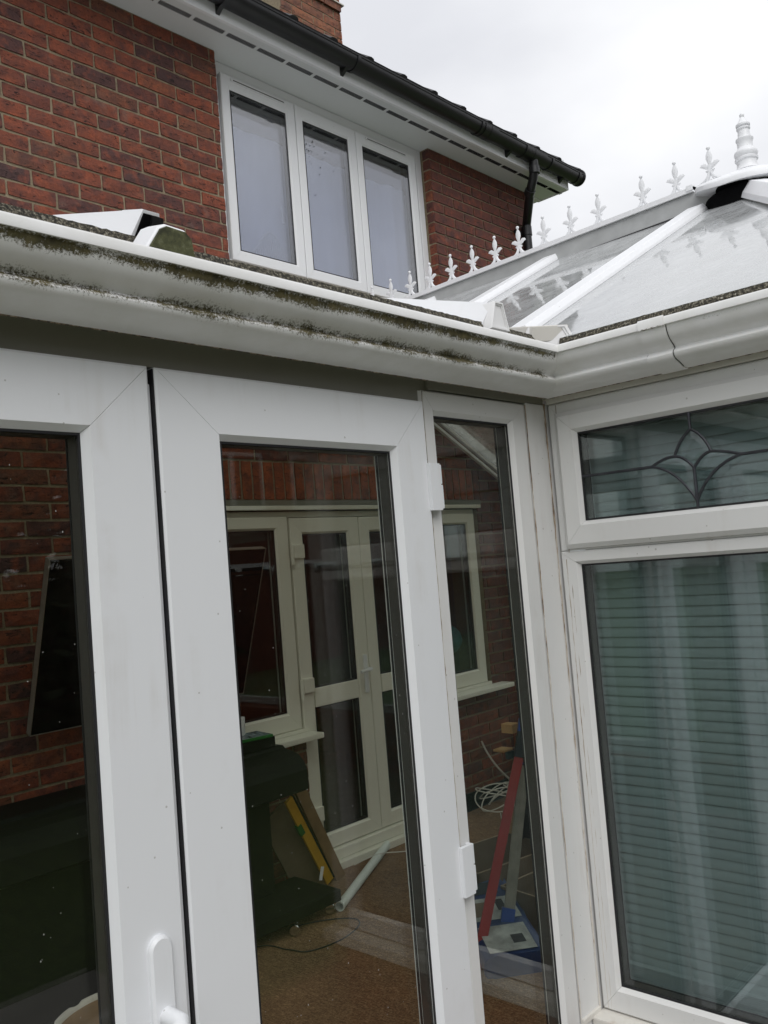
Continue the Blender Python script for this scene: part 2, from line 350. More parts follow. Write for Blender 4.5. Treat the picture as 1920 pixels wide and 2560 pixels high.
def ring(pl, u0, u1, z0, z1, W, back, front, mat, parent, bw=.010, bd=.014, ob=.004, gap=.0004, names=('stile', 'rail'), sides='LRBT'):
    wl, wr, wb, wt = W
    def pt(side, a, end):           # a = inset fraction 0..1
        if side == 'L': return (u0+a*wl, (z0+a*wb+gap) if end == 0 else (z1-a*wt-gap))
        if side == 'R': return (u1-a*wr, (z0+a*wb+gap) if end == 0 else (z1-a*wt-gap))
        if side == 'B': return ((u0+a*wl+gap) if end == 0 else (u1-a*wr-gap), z0+a*wb)
        return ((u0+a*wl+gap) if end == 0 else (u1-a*wr-gap), z1-a*wt)
    res = []
    for sd in sides:
        Wd = {'L': wl, 'R': wr, 'B': wb, 'T': wt}[sd]
        pr = [(0, back), (0, front-ob*.8), (ob/Wd, front), (1-bw/Wd, front), (1, front-bd), (1, back)] if bw > 0 else [(0, back), (0, front), (1, front), (1, back)]
        rings = []
        for e in (0, 1):
            rings.append([pl(pt(sd, a, e)[0], d_, pt(sd, a, e)[1]) for a, d_ in pr])
        res.append(MB().loft(rings).build(names[0] if sd in 'LR' else names[1], mat, parent))
    return res
def unit(pl, u0, u1, z0, z1, d, parent, glass='glass', gas=.0045, deep=.030, spacer=True):
    """double glazed unit: two panes, black gasket, spacer bar"""
    pbox(pl, u0-.004, u1+.004, d-.004, d, z0-.004, z1+.004, 'pane', glass, parent)
    pbox(pl, u0-.004, u1+.004, d-deep-.004, d-deep, z0-.004, z1+.004, 'pane', glass, parent)
    ring(pl, u0-.001, u1+.001, z0-.001, z1+.001, (gas,)*4, d+.0005, d+.003, 'gasket', parent, bw=0, names=('gasket', 'gasket'), gap=0)
    if spacer:
        ring(pl, u0-.003, u1+.003, z0-.003, z1+.003, (.007,)*4, d-deep+.0005, d-.0045, 'spacer', parent, bw=0, names=('spacer_bar', 'spacer_bar'), gap=0)
    ring(pl, u0-.001, u1+.001, z0-.001, z1+.001, (gas,)*4, d-deep-.008, d-deep-.0045, 'gasket', parent, bw=0, names=('gasket', 'gasket'), gap=0)
def part(name, parent, label=None):
    o = bpy.data.objects.new(name, None); col.objects.link(o); o.parent = parent; o.empty_display_size = .02
    if label: o['label'] = label
    return o

# ------------------------------------------------------------------ ground and setting behind the viewer
g = MB().box((-60, -60, -.25), (60, 60, -.12)).build('ground', 'grass'); struct(g)
pv = MB().box((-3.4, -2.6, -.118), (-.02, -.02, -.02)).build('patio', 'paving'); struct(pv)
fl = MB().box((-2.66, .06, -.1), (3.2, 2.365, .09)).build('conservatory_floor', 'carpet'); struct(fl)
fl2 = MB().box((.06, -1.5, -.1), (3.14, .058, .0895)).build('bay_floor', 'carpet'); struct(fl2)
fe = empty('garden_fence', 'tall red brown close boarded fence across the garden', 'fence', (0, -7.5, -.12))
rng = random.Random(3)
for i in range(158):
    x = -9.4 + i*.2; MB().box((x, -.01-.01*(i % 2), 0), (x+.193, .012, 1.85+rng.uniform(-.01, .01))).build('fence_board', 'fence', fe)
MB().box((-9.4, -.03, 1.86), (22.2, .03, 1.9)).build('top_rail', 'fence', fe)
def neighbour(x0, y0, label, wins):
    nb = empty('neighbouring_house', label, 'house', (x0, y0, -.12), 'houses beyond the garden fence')
    MB().box((-7, -3, 0), (7, 0, 5)).build('wall', 'fence', nb)
    MB().add([(-7.3, .4, 4.9), (7.3, .4, 4.9), (7.3, -6.4, 4.9), (-7.3, -6.4, 4.9), (-7.3, -3, 7.6), (7.3, -3, 7.6)], [(0, 1, 5, 4), (1, 2, 5), (2, 3, 4, 5), (3, 0, 4), (0, 3, 2, 1)]).build('roof', 'tile', nb)
    for wx in wins:
        for wz in (.9, 3.2):
            wf = MB().box((wx-.8, 0, wz), (wx+.8, .04, wz+1.2)).build('window', 'upvc_house', nb)
            for k in (-.4, .4): MB().box((wx+k-.33, .042, wz+.08), (wx+k+.33, .05, wz+1.12)).build('pane', 'black_screen', wf)
neighbour(-3, -13.5, 'dark red neighbouring house with white windows beyond the bare tree', (-5, -1.8, 1.6, 4.8))
neighbour(14.5, -13, 'dark red neighbouring house with many white windows beyond the far end of the fence', (-5.6, -3.2, -.8, 1.6, 4, 6))
tr = empty('bare_tree', 'bare leafless tree standing by the garden fence', 'tree', (-4.6, -9, -.12))
MB().tube([(0, 0, 0), (.1, 0, 1.6), (0, .1, 3)], [.16, .13, .09]).build('trunk', 'bark', tr, True)
tb = MB(); rng = random.Random(5)
def grow(p, dr, ln, rr, lv):
    q = p + dr*ln; tb.tube([p, (p+q)/2 + Vector((rng.uniform(-.05, .05),)*3), q], [rr, rr*.8, rr*.6], 5)
    if lv:
        for _ in range(3):
            grow(q, (dr + Vector((rng.uniform(-.7, .7), rng.uniform(-.7, .7), rng.uniform(-.1, .5)))).normalized(), ln*.72, rr*.55, lv-1)
for k in range(5): grow(Vector((0, .05, 2.2+.15*k)), Vector((math.cos(k*1.3)*.7, math.sin(k*1.3)*.7, .8)).normalized(), 1.1, .05, 4)
tb.build('branches', 'bark', tr)

def conifer(x, y, h_, rad, label, seed):  # trees added out of view to darken what the door glass mirrors
    e_ = empty('reflection_dimming_conifer', label, 'tree', (x, y, -.12), 'conifers added behind the viewer to darken reflections'); rg_ = random.Random(seed)
    MB().tube([(0, 0, 0), (0, 0, h_*.5), (0, 0, h_*.95)], [.12, .08, .02], 8).build('trunk', 'bark', e_, True)
    b_ = MB()
    for _ in range(4200):
        t = rg_.random()**.8; a = rg_.uniform(0, 6.283); rr = rad*(1-t*.75)*(.55+.45*rg_.random())*(1+.18*math.sin(a*5+t*14)); c = Vector((rr*math.cos(a), rr*math.sin(a), .15+t*(h_-.2)))
        u = Vector((rg_.uniform(-1, 1), rg_.uniform(-1, 1), rg_.uniform(-1, 1)))*.13; v = Vector((rg_.uniform(-1, 1), rg_.uniform(-1, 1), rg_.uniform(-1, 1)))*.10
        b_.add([c, c+u, c+u+v, c+v], [(0, 1, 2, 3)])
    b_.build('crown', 'foliage', e_)
M['foliage'] = simple('dark_foliage', (.030, .045, .02), .8, .4, 3)
for i, (x, y, h_, rad, lb) in enumerate([(.4, -6.6, 4.6, .75, 'conifer nearest the bare tree, added behind the viewer to darken reflections'), (1.7, -6.5, 5.2, .8, 'tallest conifer in the row added to darken reflections'), (3.1, -6.7, 4.4, .75, 'third conifer of the row added to darken reflections'), (6.6, -6.4, 5.0, .9, 'added conifer standing apart at the far end, darkening reflections')]): conifer(x, y, h_, rad, lb, i)

# ------------------------------------------------------------------ the brick house
house = empty('brick_house', 'red brick house with white casement window under black guttering', 'house', (0, 2.4, 0))
house.location = (0, 0, 0)
holes = [(.50, 1.13, .82, 2.104), (1.13, 2.20, .09, 2.104), (2.20, 2.83, .82, 2.104), (.845, 2.635, 3.38, 4.56)]
XS = sorted({-3.2, 3.85, *[h[0] for h in holes], *[h[1] for h in holes]}); ZS = sorted({-.12, 4.62, *[h[2] for h in holes], *[h[3] for h in holes]})
wm = MB()
for i in range(len(XS)-1):
    for j in range(len(ZS)-1):
        cx, cz = (XS[i]+XS[i+1])/2, (ZS[j]+ZS[j+1])/2
        if any(h[0] < cx < h[1] and h[2] < cz < h[3] for h in holes): continue
        wm.box((XS[i], HY+.0075, ZS[j]), (XS[i+1], HY+.27, ZS[j+1]))
wm.build('mortar_wall', 'mortar', house)
# bricks ---------------------------------------------------------------
PITCH, TOP = .0744, 4.2500
rects = []           # (x0,x1,z0,z1,kind,axis)
def inhole(x, z): return any(h[0]-.002 < x < h[1]+.002 and h[2]-.002 < z < h[3]+.002 for h in holes)
SOLD = (.45, 2.88, 2.108, 2.309)
k = -5
while True:
    zt = TOP - PITCH*k; zb = zt - PITCH
    if zt < -.02: break
    ph = .120 if k % 2 == 0 else .0055
    z0, z1 = zb+.0062, zt-.0062
    if z1 <= 4.6:
        x = ph - .229*15
        while x < 3.85:
            a, b_ = max(x+.0062, -3.19), min(x+.229-.0062, 3.845)
            segs = [(a, b_)]
            for h in holes + [SOLD]:
                if z1 > h[2]+.02 and z0 < h[3]-.02:
                    ns_ = []
                    for s0, s1 in segs:
                        if s1 <= h[0] or s0 >= h[1]: ns_.append((s0, s1)); continue
                        if s0 < h[0]: ns_.append((s0, h[0]-.001))
                        if s1 > h[1]: ns_.append((h[1]+.001, s1))
                    segs = ns_
            for s0, s1 in segs:
                if s1-s0 > .045: rects.append((s0, s1, z0, z1, 'brick'))
                elif s1-s0 > .004: rects.append((s0, max(s1, s0+.03) if False else s1, z0, z1, 'brick'))
            x += .229
    k += 1
x = SOLD[0] + .002
while x < SOLD[1]-.03:
    rects.append((x+.0072, x+.0735-.0072, SOLD[2], SOLD[3], 'soldier')); x += .0735
def proj(p):
    dd = Vector(p)-CAM; zz = dd.dot(f)
    if zz < .1: return None
    return 960+2186.1*dd.dot(cr)/zz, 1280-2186.1*dd.dot(cu)/zz, zz
def score(rc):
    cx, cz = (rc[0]+rc[1])/2, (rc[2]+rc[3])/2; q = proj((cx, HY, cz))
    if q is None: return -1
    px, py, dd = q
    if px < -60 or px > 1500 or py < -60 or py > 2600: return -1
    vis = False
    if cz > 3.2 and (py < 560+.27*px+60): vis = True
    if cz < 2.55 and (px < 230 or 545 < px < 1010 or 1080 < px < 1380): vis = True
    if cz < 2.55 and px < 230 and cz < .84: vis = False
    if cz < .7 and 545 < px < 1010 and not (1.0 < cx < 1.15): vis = False
    return (1/dd**2) if vis else -1
_bm = {}
def brick_mesh(L_, H_, kind, var):
    key = (round(L_, 2), round(H_, 2), kind, var)
    if key in _bm: return _bm[key]
    rg = random.Random(hash(key) % 9999 + var); nx = max(2, int(L_/.055)); nz = 2 if H_ < .1 else 4
    vs_, fs_ = [], []
    for j in range(nz+1):
        for i in range(nx+1):
            x_, z_ = -L_/2+L_*i/nx, -H_/2+H_*j/nz
            edge = i in (0, nx) or j in (0, nz)
            x_ += rg.uniform(-.0022, .0022); z_ += rg.uniform(-.0024, .0024)
            y_ = rg.uniform(-.0012, .0016) + (.0025 if edge else 0)
            vs_.append((x_, y_, z_))
    W_ = nx+1
    for j in range(nz):
        for i in range(nx): fs_.append((j*W_+i, j*W_+i+1, (j+1)*W_+i+1, (j+1)*W_+i))
    per = [i for i in range(nx+1)] + [j*W_+nx for j in range(1, nz+1)] + [nz*W_+i for i in range(nx-1, -1, -1)] + [j*W_ for j in range(nz-1, 0, -1)]
    n0 = len(vs_)
    for p in per: vs_.append((vs_[p][0], .02, vs_[p][2]))
    for a in range(len(per)): b2 = (a+1) % len(per); fs_.append((per[a], n0+a, n0+b2, per[b2]))
    me = bpy.data.meshes.new('brick'); me.from_pydata(vs_, [], fs_)
    bm = bmesh.new(); bm.from_mesh(me); bmesh.ops.recalc_face_normals(bm, faces=bm.faces); bm.to_mesh(me); bm.free()
    me.materials.append(M['brick'] if kind == 'brick' else M['brick_soldier']); _bm[key] = me; return me
rg = random.Random(11)
rects.sort(key=lambda rc: -score(rc))
rest = MB(); nb_ = 0
for rc in rects:
    x0, x1, z0, z1, kd = rc; L_, H_ = x1-x0, z1-z0
    if nb_ < 284 and score(rc) > 0 and L_ > .03:
        o = link('brick', brick_mesh(L_, H_, kd, rg.randrange(3)), None, house, ((x0+x1)/2, HY+rg.uniform(-.0018, .0018), (z0+z1)/2))
        o.rotation_euler = (rg.uniform(-.006, .006), rg.uniform(-.006, .006), rg.uniform(-.004, .004)); nb_ += 1
    else: rest.box((x0, HY+.001, z0), (x1, HY+.02, z1))
o = rest.build('brickwork', 'brick', house); o['kind'] = 'stuff'
# returns of the right-hand pier beside the upper window
k = -4
while TOP-PITCH*k > 3.3:
    zt = TOP-PITCH*k
    if zt < 4.6:
        me_ = brick_mesh(.056, PITCH-.012, 'brick', k % 3)
        o = link('brick', me_, None, house, (2.6305, HY+.032, zt-PITCH/2)); o.rotation_euler = (0, 0, R(-90))
    k += 1
MB().box((2.90, HY-.016, .091), (3.19, HY, .20)).build('skirting_board', 'cabinet', house)
MB().box((2.24, HY-.016, .091), (2.899, HY, .20)).build('skirting_board', 'cabinet', house)
# rooms behind the house windows
def room(name, x0, x1, y0, y1, z0, z1, mat):
    b_ = MB(); t = .05
    b_.box((x0-t, y1, z0-t), (x1+t, y1+t, z1+t)).box((x0-t, y0, z0-t), (x0, y1, z1+t)).box((x1, y0, z0-t), (x1+t, y1, z1+t)).box((x0, y0, z1), (x1, y1, z1+t)).box((x0, y0, z0-t), (x1, y1, z0))
    o = b_.build(name, mat); struct(o); return o
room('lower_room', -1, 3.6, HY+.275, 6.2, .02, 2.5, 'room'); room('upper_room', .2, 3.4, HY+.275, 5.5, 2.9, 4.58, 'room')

# upper window: three casements --------------------------------------------------
uw = part('casement_window', house)
ring(PU, .850, 2.632, 3.392, 4.549, (.058, .058, .04, .07), -.06, -.012, 'upvc_house', uw, bw=.004, bd=.004, names=('frame_jamb', 'frame_rail'))
s = 1.0174
def ux(x): return -2.01+(x+2.01)*s
def uz(z): return 1.7+(z-1.7)*s
xs = [(ux(.868), ux(1.397)-.002), (ux(1.397)+.003, ux(1.9)-.001), (ux(1.9)+.003, ux(2.47))]
bl = (uz(3.395)+.0, uz(4.437))
for i, (a, b_) in enumerate(xs):
    sa = part('sash', uw)
    ring(PU, a, b_, bl[0], bl[1], (.064, .066 if i < 2 else .064, .066, .078), -.05, .004, 'upvc_house', sa, bw=.012, bd=.012)
    gl = (a+.066, b_-.066, bl[0]+.068, bl[1]-.079)
    unit(PU, gl[0], gl[1], gl[2], gl[3], -.010, sa, 'glass_upper')
    if i != 1:
        c_ = (a+b_)/2
        pbox(PU, c_-.20, c_+.19, .004, .013, bl[1]-.032, bl[1]-.014, 'trickle_vent', 'upvc_house', sa, .003)
        pbox(PU, c_-.19, c_+.18, .0131, .0145, bl[1]-.030, bl[1]-.025, 'vent_slot', 'spacer', sa)
    if i == 0:
        hm = MB().tube([PU(b_-.085, -.05, 3.75), PU(b_-.085, -.075, 3.76), PU(b_-.085, -.08, 3.86)], .007, 8); hm.build('window_handle', 'upvc_house', sa, True)
# net curtain with folds, ribbed white headboard shape behind the panes
cu_ = MB(); rows = []
for zi in (3.42, 4.28):
    rows.append([(x_, 2.56+(.004+.012*max(0, x_-1.75))*math.sin(x_*44)+(.004+.02*max(0, x_-1.9))*math.sin(x_*17+1), zi) for x_ in [.80+i*.0125 for i in range(150)]])
rows[1] = [(a, b2, c2) for a, b2, c2 in rows[1]]
n_ = len(rows[0]); cu_.add(rows[0]+rows[1]+[(a, b2+.003, c2) for a, b2, c2 in rows[0]]+[(a, b2+.003, c2) for a, b2, c2 in rows[1]],
      [(i, i+1, n_+i+1, n_+i) for i in range(n_-1)] + [(2*n_+i+1, 2*n_+i, 3*n_+i, 3*n_+i+1) for i in range(n_-1)])
tag(cu_.build('net_curtain', 'curtain', None, True), 'pale net curtain hanging behind the upper casement window', 'curtain')
hb = empty('ribbed_headboard', 'white ribbed rounded back standing low behind the left upper panes', 'headboard', (1.28, 2.53, 3.42))
for i in range(34):
    t = i/33*2-1; hgt = .20*(1-abs(t)**2.6)+.05*math.cos(t*6)+.02
    MB().box((t*.26-.0035, -.004, -.02), (t*.26+.0035, .004, max(.03, hgt))).build('rib', 'curtain_lace', hb)
pth = [(t*.26, 0, max(.03, .20*(1-abs(t)**2.6)+.05*math.cos(t*6)+.02)) for t in [i/20*2-1 for i in range(21)]]
MB().tube(pth, .007, 6).build('top_edge', 'curtain_lace', hb, True)

# eaves: soffit, vents, fascia, gutter, downpipe, tiles ---------------------------
def soff():
    b_ = MB(); b_.box((-3.3, 2.152, 4.55), (4.072, 2.50, 4.562)); return b_.build('soffit', 'soffit', house)
soff()
MB().box((-3.3, 2.130, 4.545), (4.075, 2.150, 4.735)).build('fascia', 'upvc_house', house, bev=.002)
MB().box((4.062, 2.152, 4.545), (4.078, 2.415, 4.80)).build('box_end', 'upvc_house', house, bev=.002)
MB().box((3.86, 2.385, 4.543), (4.06, 2.42, 4.56)).build('soffit_trim', 'upvc_house', house)
x = -.63
while x < 3.95:
    v = MB()
    for i in range(18): v.box((x+i*.0102, 2.200, 4.5478), (x+i*.0102+.0052, 2.230, 4.551))
    v.build('soffit_vent', 'dark', house); x += .2065
gt = part('house_gutter', house)
GC = (2.083, 4.650); GR = .059
prof = [(GC[0]+GR*math.cos(a), GC[1]+GR*math.sin(a)) for a in [math.pi+math.pi*i/14 for i in range(15)]]
prof += [(GC[0]+(GR-.004)*math.cos(a), GC[1]+(GR-.004)*math.sin(a)) for a in [2*math.pi-math.pi*i/14 for i in range(15)]]
gb = MB()
def gut(x0, x1, extra=0):
    b_ = MB(); c = [((y-GC[0])*(1+extra)+GC[0], (z-GC[1])*(1+extra)+GC[1]) for y, z in prof]
    b_.loft([[(xx, y, z) for y, z in c] for xx in (x0, x1)]); return b_
gut(-3.3, 4.15).build('trough', 'black_plastic', gt, True)
MB().tube([(-3.3, GC[0]-GR, GC[1]+.002), (4.15, GC[0]-GR, GC[1]+.002)], .006, 6).build('front_lip', 'black_plastic', gt, True)
for xb in (.69, 1.62, 2.82, 2.93, 3.36, 3.47, 3.70, 4.09):
    gut(xb-.012, xb+.012, .10).build('gutter_clip', 'black_plastic', gt, True)
for xb in (.69, 1.57, 3.22, 3.93):
    MB().add([(xb-.012, 2.13, 4.56), (xb+.012, 2.13, 4.56), (xb-.012, 2.13, 4.66), (xb+.012, 2.13, 4.66), (xb-.012, 2.05, 4.61), (xb+.012, 2.05, 4.61)],
             [(0, 1, 3, 2), (0, 4, 5, 1), (2, 3, 5, 4), (0, 2, 4), (1, 5, 3)]).build('gutter_bracket', 'black_plastic', gt)
gut(2.85, 3.0, .07).build('union', 'black_plastic', gt, True)
gut(3.37, 3.62, .07).build('outlet', 'black_plastic', gt, True)
ec = MB().lathe([(.001, 0), (.064, 0), (.066, .004), (.066, .02), (.06, .022), (.001, .022)], (4.145, GC[0], GC[1]), 24, Vector((1, 0, 0))); ec.build('end_cap', 'black_plastic', gt, True)
dp = part('downpipe', house)
xp = 3.505
MB().tube([(xp, 2.08, 4.62), (xp, 2.08, 4.53), (xp+.005, 2.10, 4.47), (xp+.03, 2.15, 4.40), (3.70, 2.30, 4.30-.02), (3.725, 2.325, 4.25), (3.725, 2.33, 4.2), (3.725, 2.33, 2.6)],
          [.034]*8, 16).build('pipe', 'black_plastic', dp, True)
for p, ax, ln in (((xp, 2.08, 4.50), (0, 0, 1), .05), ((3.725, 2.33, 4.16), (0, 0, 1), .07), ((3.725, 2.33, 4.02), (0, 0, 1), .03), ((xp+.02, 2.14, 4.405), (.35, .6, -.45), .04)):
    MB().lathe([(.030, 0), (.040, 0), (.040, ln), (.030, ln)], p, 16, Vector(ax)).build('pipe_socket', 'black_plastic', dp, True)
MB().box((3.60, 2.345, 4.165), (3.68, 2.365, 4.19)).build('pipe_clip', 'black_plastic', dp)
rf = part('roof', house)
cs, sn = math.cos(R(36)), math.sin(R(36))
MB().add([(-3.3, 2.09, 4.705), (4.2, 2.09, 4.705), (4.2, 2.09+5*cs, 4.705+5*sn), (-3.3, 2.09+5*cs, 4.705+5*sn), (-3.3, 2.09, 4.69), (4.2, 2.09, 4.69), (4.2, 2.09+5*cs, 4.69+5*sn), (-3.3, 2.09+5*cs, 4.69+5*sn)],
         [(0, 1, 2, 3), (7, 6, 5, 4), (0, 4, 5, 1), (1, 5, 6, 2), (2, 6, 7, 3), (3, 7, 4, 0)]).build('roof_deck', 'tile', rf)
tm = MB(); tp = [(0, 0), (.28, 0), (.295, .003), (.30, .014), (.292, .024), (.27, .028), (.25, .024), (.236, .015), (.0, .014)]
tm.loft([[(a, t*cs - b_*sn, t*sn + b_*cs) for a, b_ in tp] for t in (0, .36)])
tme = tm.build('tile', 'tile', rf, bev=0); tme.location = (-3.3, 2.078, 4.700); tmd = tme.data
for rr in range(3):
    for i in range(25):
        if rr == 0 and i == 0: continue
        link('tile', tmd, None, rf, (-3.3+i*.3+(.0 if rr % 2 == 0 else .15), 2.078+rr*.3*cs, 4.700+rr*(.3*sn+.012)+random.uniform(-.002, .003)))
ch = part('chimney', house)
CX0, CX1, CY, CZ0, CZ1 = 2.33, 2.98, 3.42, 5.3, 7.4
MB().box((CX0+.006, CY+.006, CZ0), (CX1-.006, CY+.64, CZ1)).build('chimney_core', 'mortar', ch)
k = 0; z = CZ0
cm = {}
while z < CZ1-.08:
    x = CX0 - (.1145 if k % 2 else 0); sil = abs(z-6.22) < .038
    while x < CX1-.02:
        a, b_ = max(x, CX0)+.005, min(x+.229, CX1)-.005
        if b_-a > .03:
            key = (round(b_-a, 2))
            if key not in cm:
                me = brick_mesh(b_-a, .066, 'brick', 2).copy(); me.materials.clear(); me.materials.append(M['brick_orange']); cm[key] = me
            link('brick', cm[key], None, ch, ((a+b_)/2, CY-(.02 if sil else 0), z+.0372))
        x += .229
    me = brick_mesh(.21, .066, 'brick', 0)
    for yy in (CY+.11, CY+.34, CY+.56):
        o = link('brick', cm[list(cm)[0]], None, ch, (CX1+.0, yy, z+.0372)); o.rotation_euler = (0, 0, R(90))
    z += .0744; k += 1
MB().box((CX0-.025, CY-.03, 6.252), (CX1+.022, CY+.1, 6.262)).build('mortar_ledge', 'render', ch)

# ground floor french doors, side windows and cills (seen through the conservatory) ----
fd = part('french_window', house)
ring(PH, .505, 2.825, .10, 2.045, (.03, .03, .07, .035), -.10, -.035, 'upvc_cream', fd, bw=.004, bd=.003, names=('frame_jamb', 'frame_rail'), sides='LRT')
pbox(PH, .48, 2.86, -.02, .010, 2.049, 2.073, 'lintel_trim', 'upvc_cream', fd, .004)
pbox(PH, .46, 2.875, -.02, .004, 2.075, 2.102, 'lintel_shade_strip', 'eaves', fd, .002)  # dark strip carrying the shading along the top of the trim
pbox(PH, 1.10, 2.23, -.10, .06, .091, .13, 'threshold', 'upvc_cream', fd, .004)
pbox(PH, 1.12, 2.21, -.10, .02, .131, .19, 'door_sill', 'upvc_cream', fd, .008)
for a, b_, hand in ((1.132, 1.662, 1), (1.667, 2.198, 0)):
    dl = part('door_leaf', fd)
    ring(PH, a, b_, .195, 2.005, (.095, .095, .085, .09), -.075, -.008, 'upvc_cream', dl, bw=.012, bd=.012)
    pbox(PH, a+.096, b_-.096, -.070, -.009, .962, 1.066, 'mid_rail', 'upvc_cream', dl, .006)
    unit(PH, a+.098, b_-.098, 1.068, 1.913, -.020, dl, 'glass_house'); unit(PH, a+.098, b_-.098, .284, .960, -.020, dl, 'glass_house')
    if hand:
        MB().box((1.612, HY-.004, .98), (1.640, HY+.008, 1.20)).build('handle_plate', 'upvc_house', dl, bev=.005)
        MB().tube([(1.626, HY, 1.118), (1.626, HY-.045, 1.118), (1.60, HY-.052, 1.118), (1.535, HY-.05, 1.112)], .010, 8).build('handle_lever', 'upvc_house', dl, True)
        for zz in (1.82, 1.09, .40):
            MB().box((1.135, HY-.012, zz-.038), (1.21, HY+.008, zz+.038)).build('hinge', 'upvc_cream', dl, bev=.003)
            MB().tube([(1.122, HY-.008, zz-.07), (1.122, HY-.008, zz+.035)], .010, 8).build('hinge_pin', 'upvc_cream', dl, True)
for a, b_ in ((.535, 1.118), (2.212, 2.795)):
    sw = part('side_light', fd)
    ring(PH, a, b_, .87, 2.012, (.09, .09, .095, .07), -.08, -.010, 'upvc_cream', sw, bw=.012, bd=.012)
    unit(PH, a+.092, b_-.092, .967, 1.940, -.022, sw, 'glass_house')
    pbox(PH, a-.03, b_+.03, -.05, .0, .85, .868, 'lower_bead', 'upvc_cream', sw)
    pbox(PH, a-.05 if a > 1 else .42, b_+.055 if a < 1 else 2.945, -.10, .10, .818, .848, 'window_board', 'upvc_cream', sw, .006)
gl_ = empty('teal_globe', 'small teal globe on a stand inside the narrow right window', 'globe', (2.62, 2.56, .85))
MB().sphere((0, 0, .32), .10, 20, 14).build('globe_ball', 'teal', gl_, True)
MB().lathe([(.07, 0), (.06, .01), (.012, .03), (.012, .22), (.001, .225)], (0, 0, 0), 16).build('stand', 'wood', gl_, True)

# ------------------------------------------------------------------ conservatory shell
con = empty('conservatory', 'white plastic conservatory with mossy gutter, glazed doors and crested glass roof', 'conservatory')
con.location = (0, 0, 0)
# door wall (plane A) frames
DF, FF = .006, -.006          # door face / frame face, distance proud of the wall plane
def door(u0, u1, glass, label=None):
    dr = part('door', con, label)
    gl0, gl1 = glass
    ring(PA, u0, u1, .08, 2.062, (gl0-u0, u1-gl1, .14, .117), -.055, DF, 'upvc', dr, bw=.011, bd=.015)
    unit(PA, gl0, gl1, .22, 1.945, DF-.017, dr, 'glass')
    return dr
ld = door(-1.905, -1.2155, (-1.775, -1.336), 'left-hand door with white lever handle')
rd = door(-1.2025, -.512, (-1.069, -.623))
# handle on the left leaf
ha = MB(); prof_h = []
for i in range(13):
    a = math.pi*i/12; prof_h.append((.0205*math.cos(a), 1.137+.0235*math.sin(a)))
def plate(sc, d0, d1):
    pts = [(x_*sc, z_ if i < 0 else (1.137+(z_-1.137)*sc)) for i, (x_, z_) in enumerate(prof_h)] + [(-.0205*sc, .92), (.0205*sc, .92)]
    return [PA(-1.2635+x_, d0, z_) for x_, z_ in pts], [PA(-1.2635+x_, d1, z_) for x_, z_ in pts]
a_, b_ = plate(1, DF, DF+.007); c_, d_ = plate(.80, DF+.0075, DF+.011)
MB().loft([a_, b_, d_]).build('handle_plate', 'upvc', ld, True)
hl = MB().tube([PA(-1.262, DF, 1.040), PA(-1.262, DF+.030, 1.041), PA(-1.262, DF+.046, 1.040), PA(-1.268, DF+.056, 1.034), PA(-1.285, DF+.058, 1.028), PA(-1.33, DF+.056, 1.020), PA(-1.375, DF+.052, 1.018)],
     [.0135, .0135, .0145, .0145, .012, .010, .008], 12); hl.build('handle_lever', 'upvc', ld, True)
for zc in (1.869, 1.028):
    pbox(PA, -.5205, -.4845, DF, DF+.009, zc-.054, zc+.052, 'hinge', 'upvc', rd, .0008)
    pbox(PA, -.4835, -.4745, FF, DF+.006, zc-.050, zc+.004, 'hinge_leaf', 'upvc', rd, .0015)
    pbox(PA, -.4835, -.4745, FF, DF+.005, zc+.006, zc+.050, 'hinge_leaf', 'upvc', rd, .0015)
# meeting stile strip between the doors and a black strip put in for the dark gap
pbox(PA, -1.2150, -1.2060, -.05, DF-.014, .08, 2.035, 'meeting_strip', 'upvc', ld)
pbox(PA, -1.2043, -1.2020, -.05, DF-.005, .08, 2.060, 'dark_gap_strip', 'gasket', ld)
# outer frame around doors
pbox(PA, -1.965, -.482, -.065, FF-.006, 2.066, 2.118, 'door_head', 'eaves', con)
pbox(PA, -1.965, -1.91, -.065, FF, -.02, 2.066, 'frame_post', 'upvc_frame', con)
pbox(PA, -.5095, -.4695, -.065, FF-.004, -.02, 2.09, 'frame_post', 'upvc_frame', con)
pbox(PA, -1.965, -.47, -.08, .03, -.02, .07, 'door_threshold', 'upvc_frame', con, .004)
sl = part('side_window', con, 'narrow fixed window between the door and the corner')
ring(PA, -.5005, -.090, .10, 2.092, (.0445, .069, .12, .0555), -.060, FF, 'upvc_frame', sl, bw=.011, bd=.012)
unit(PA, -.456, -.159, .222, 2.036, FF-.014, sl, 'glass')
# corner post
cpo = part('corner_post', con)
pbox(PA, -.0885, -.004, -.06, FF+.003, .10, 2.098, 'post_face', 'upvc_frame', cpo, .002)
MB().box((-.004, .002, .10), (.062, .07, 2.098)).build('post_core', 'upvc_frame', cpo)
pbox(PA, -.52, 0.0, -.08, .04, .06, .099, 'cill', 'upvc_frame', con, .003)
pbox(PA, -.0885, -.004, -.004, .004, .52, .535, 'cill_end', 'upvc_stained', con, .002)
# left part of the door wall, beyond the left door
wl_ = part('side_window', con, 'window left of the doors')
ring(PA, -2.62, -1.967, .62, 2.092, (.06, .06, .07, .0555), -.064, FF, 'upvc_frame', wl_); unit(PA, -2.56, -2.027, .69, 2.036, FF-.014, wl_, 'glass')
pbox(PA, -2.62, -1.967, -.2, -.01, -.1, .60, 'dwarf_wall', 'brick_soldier', con)
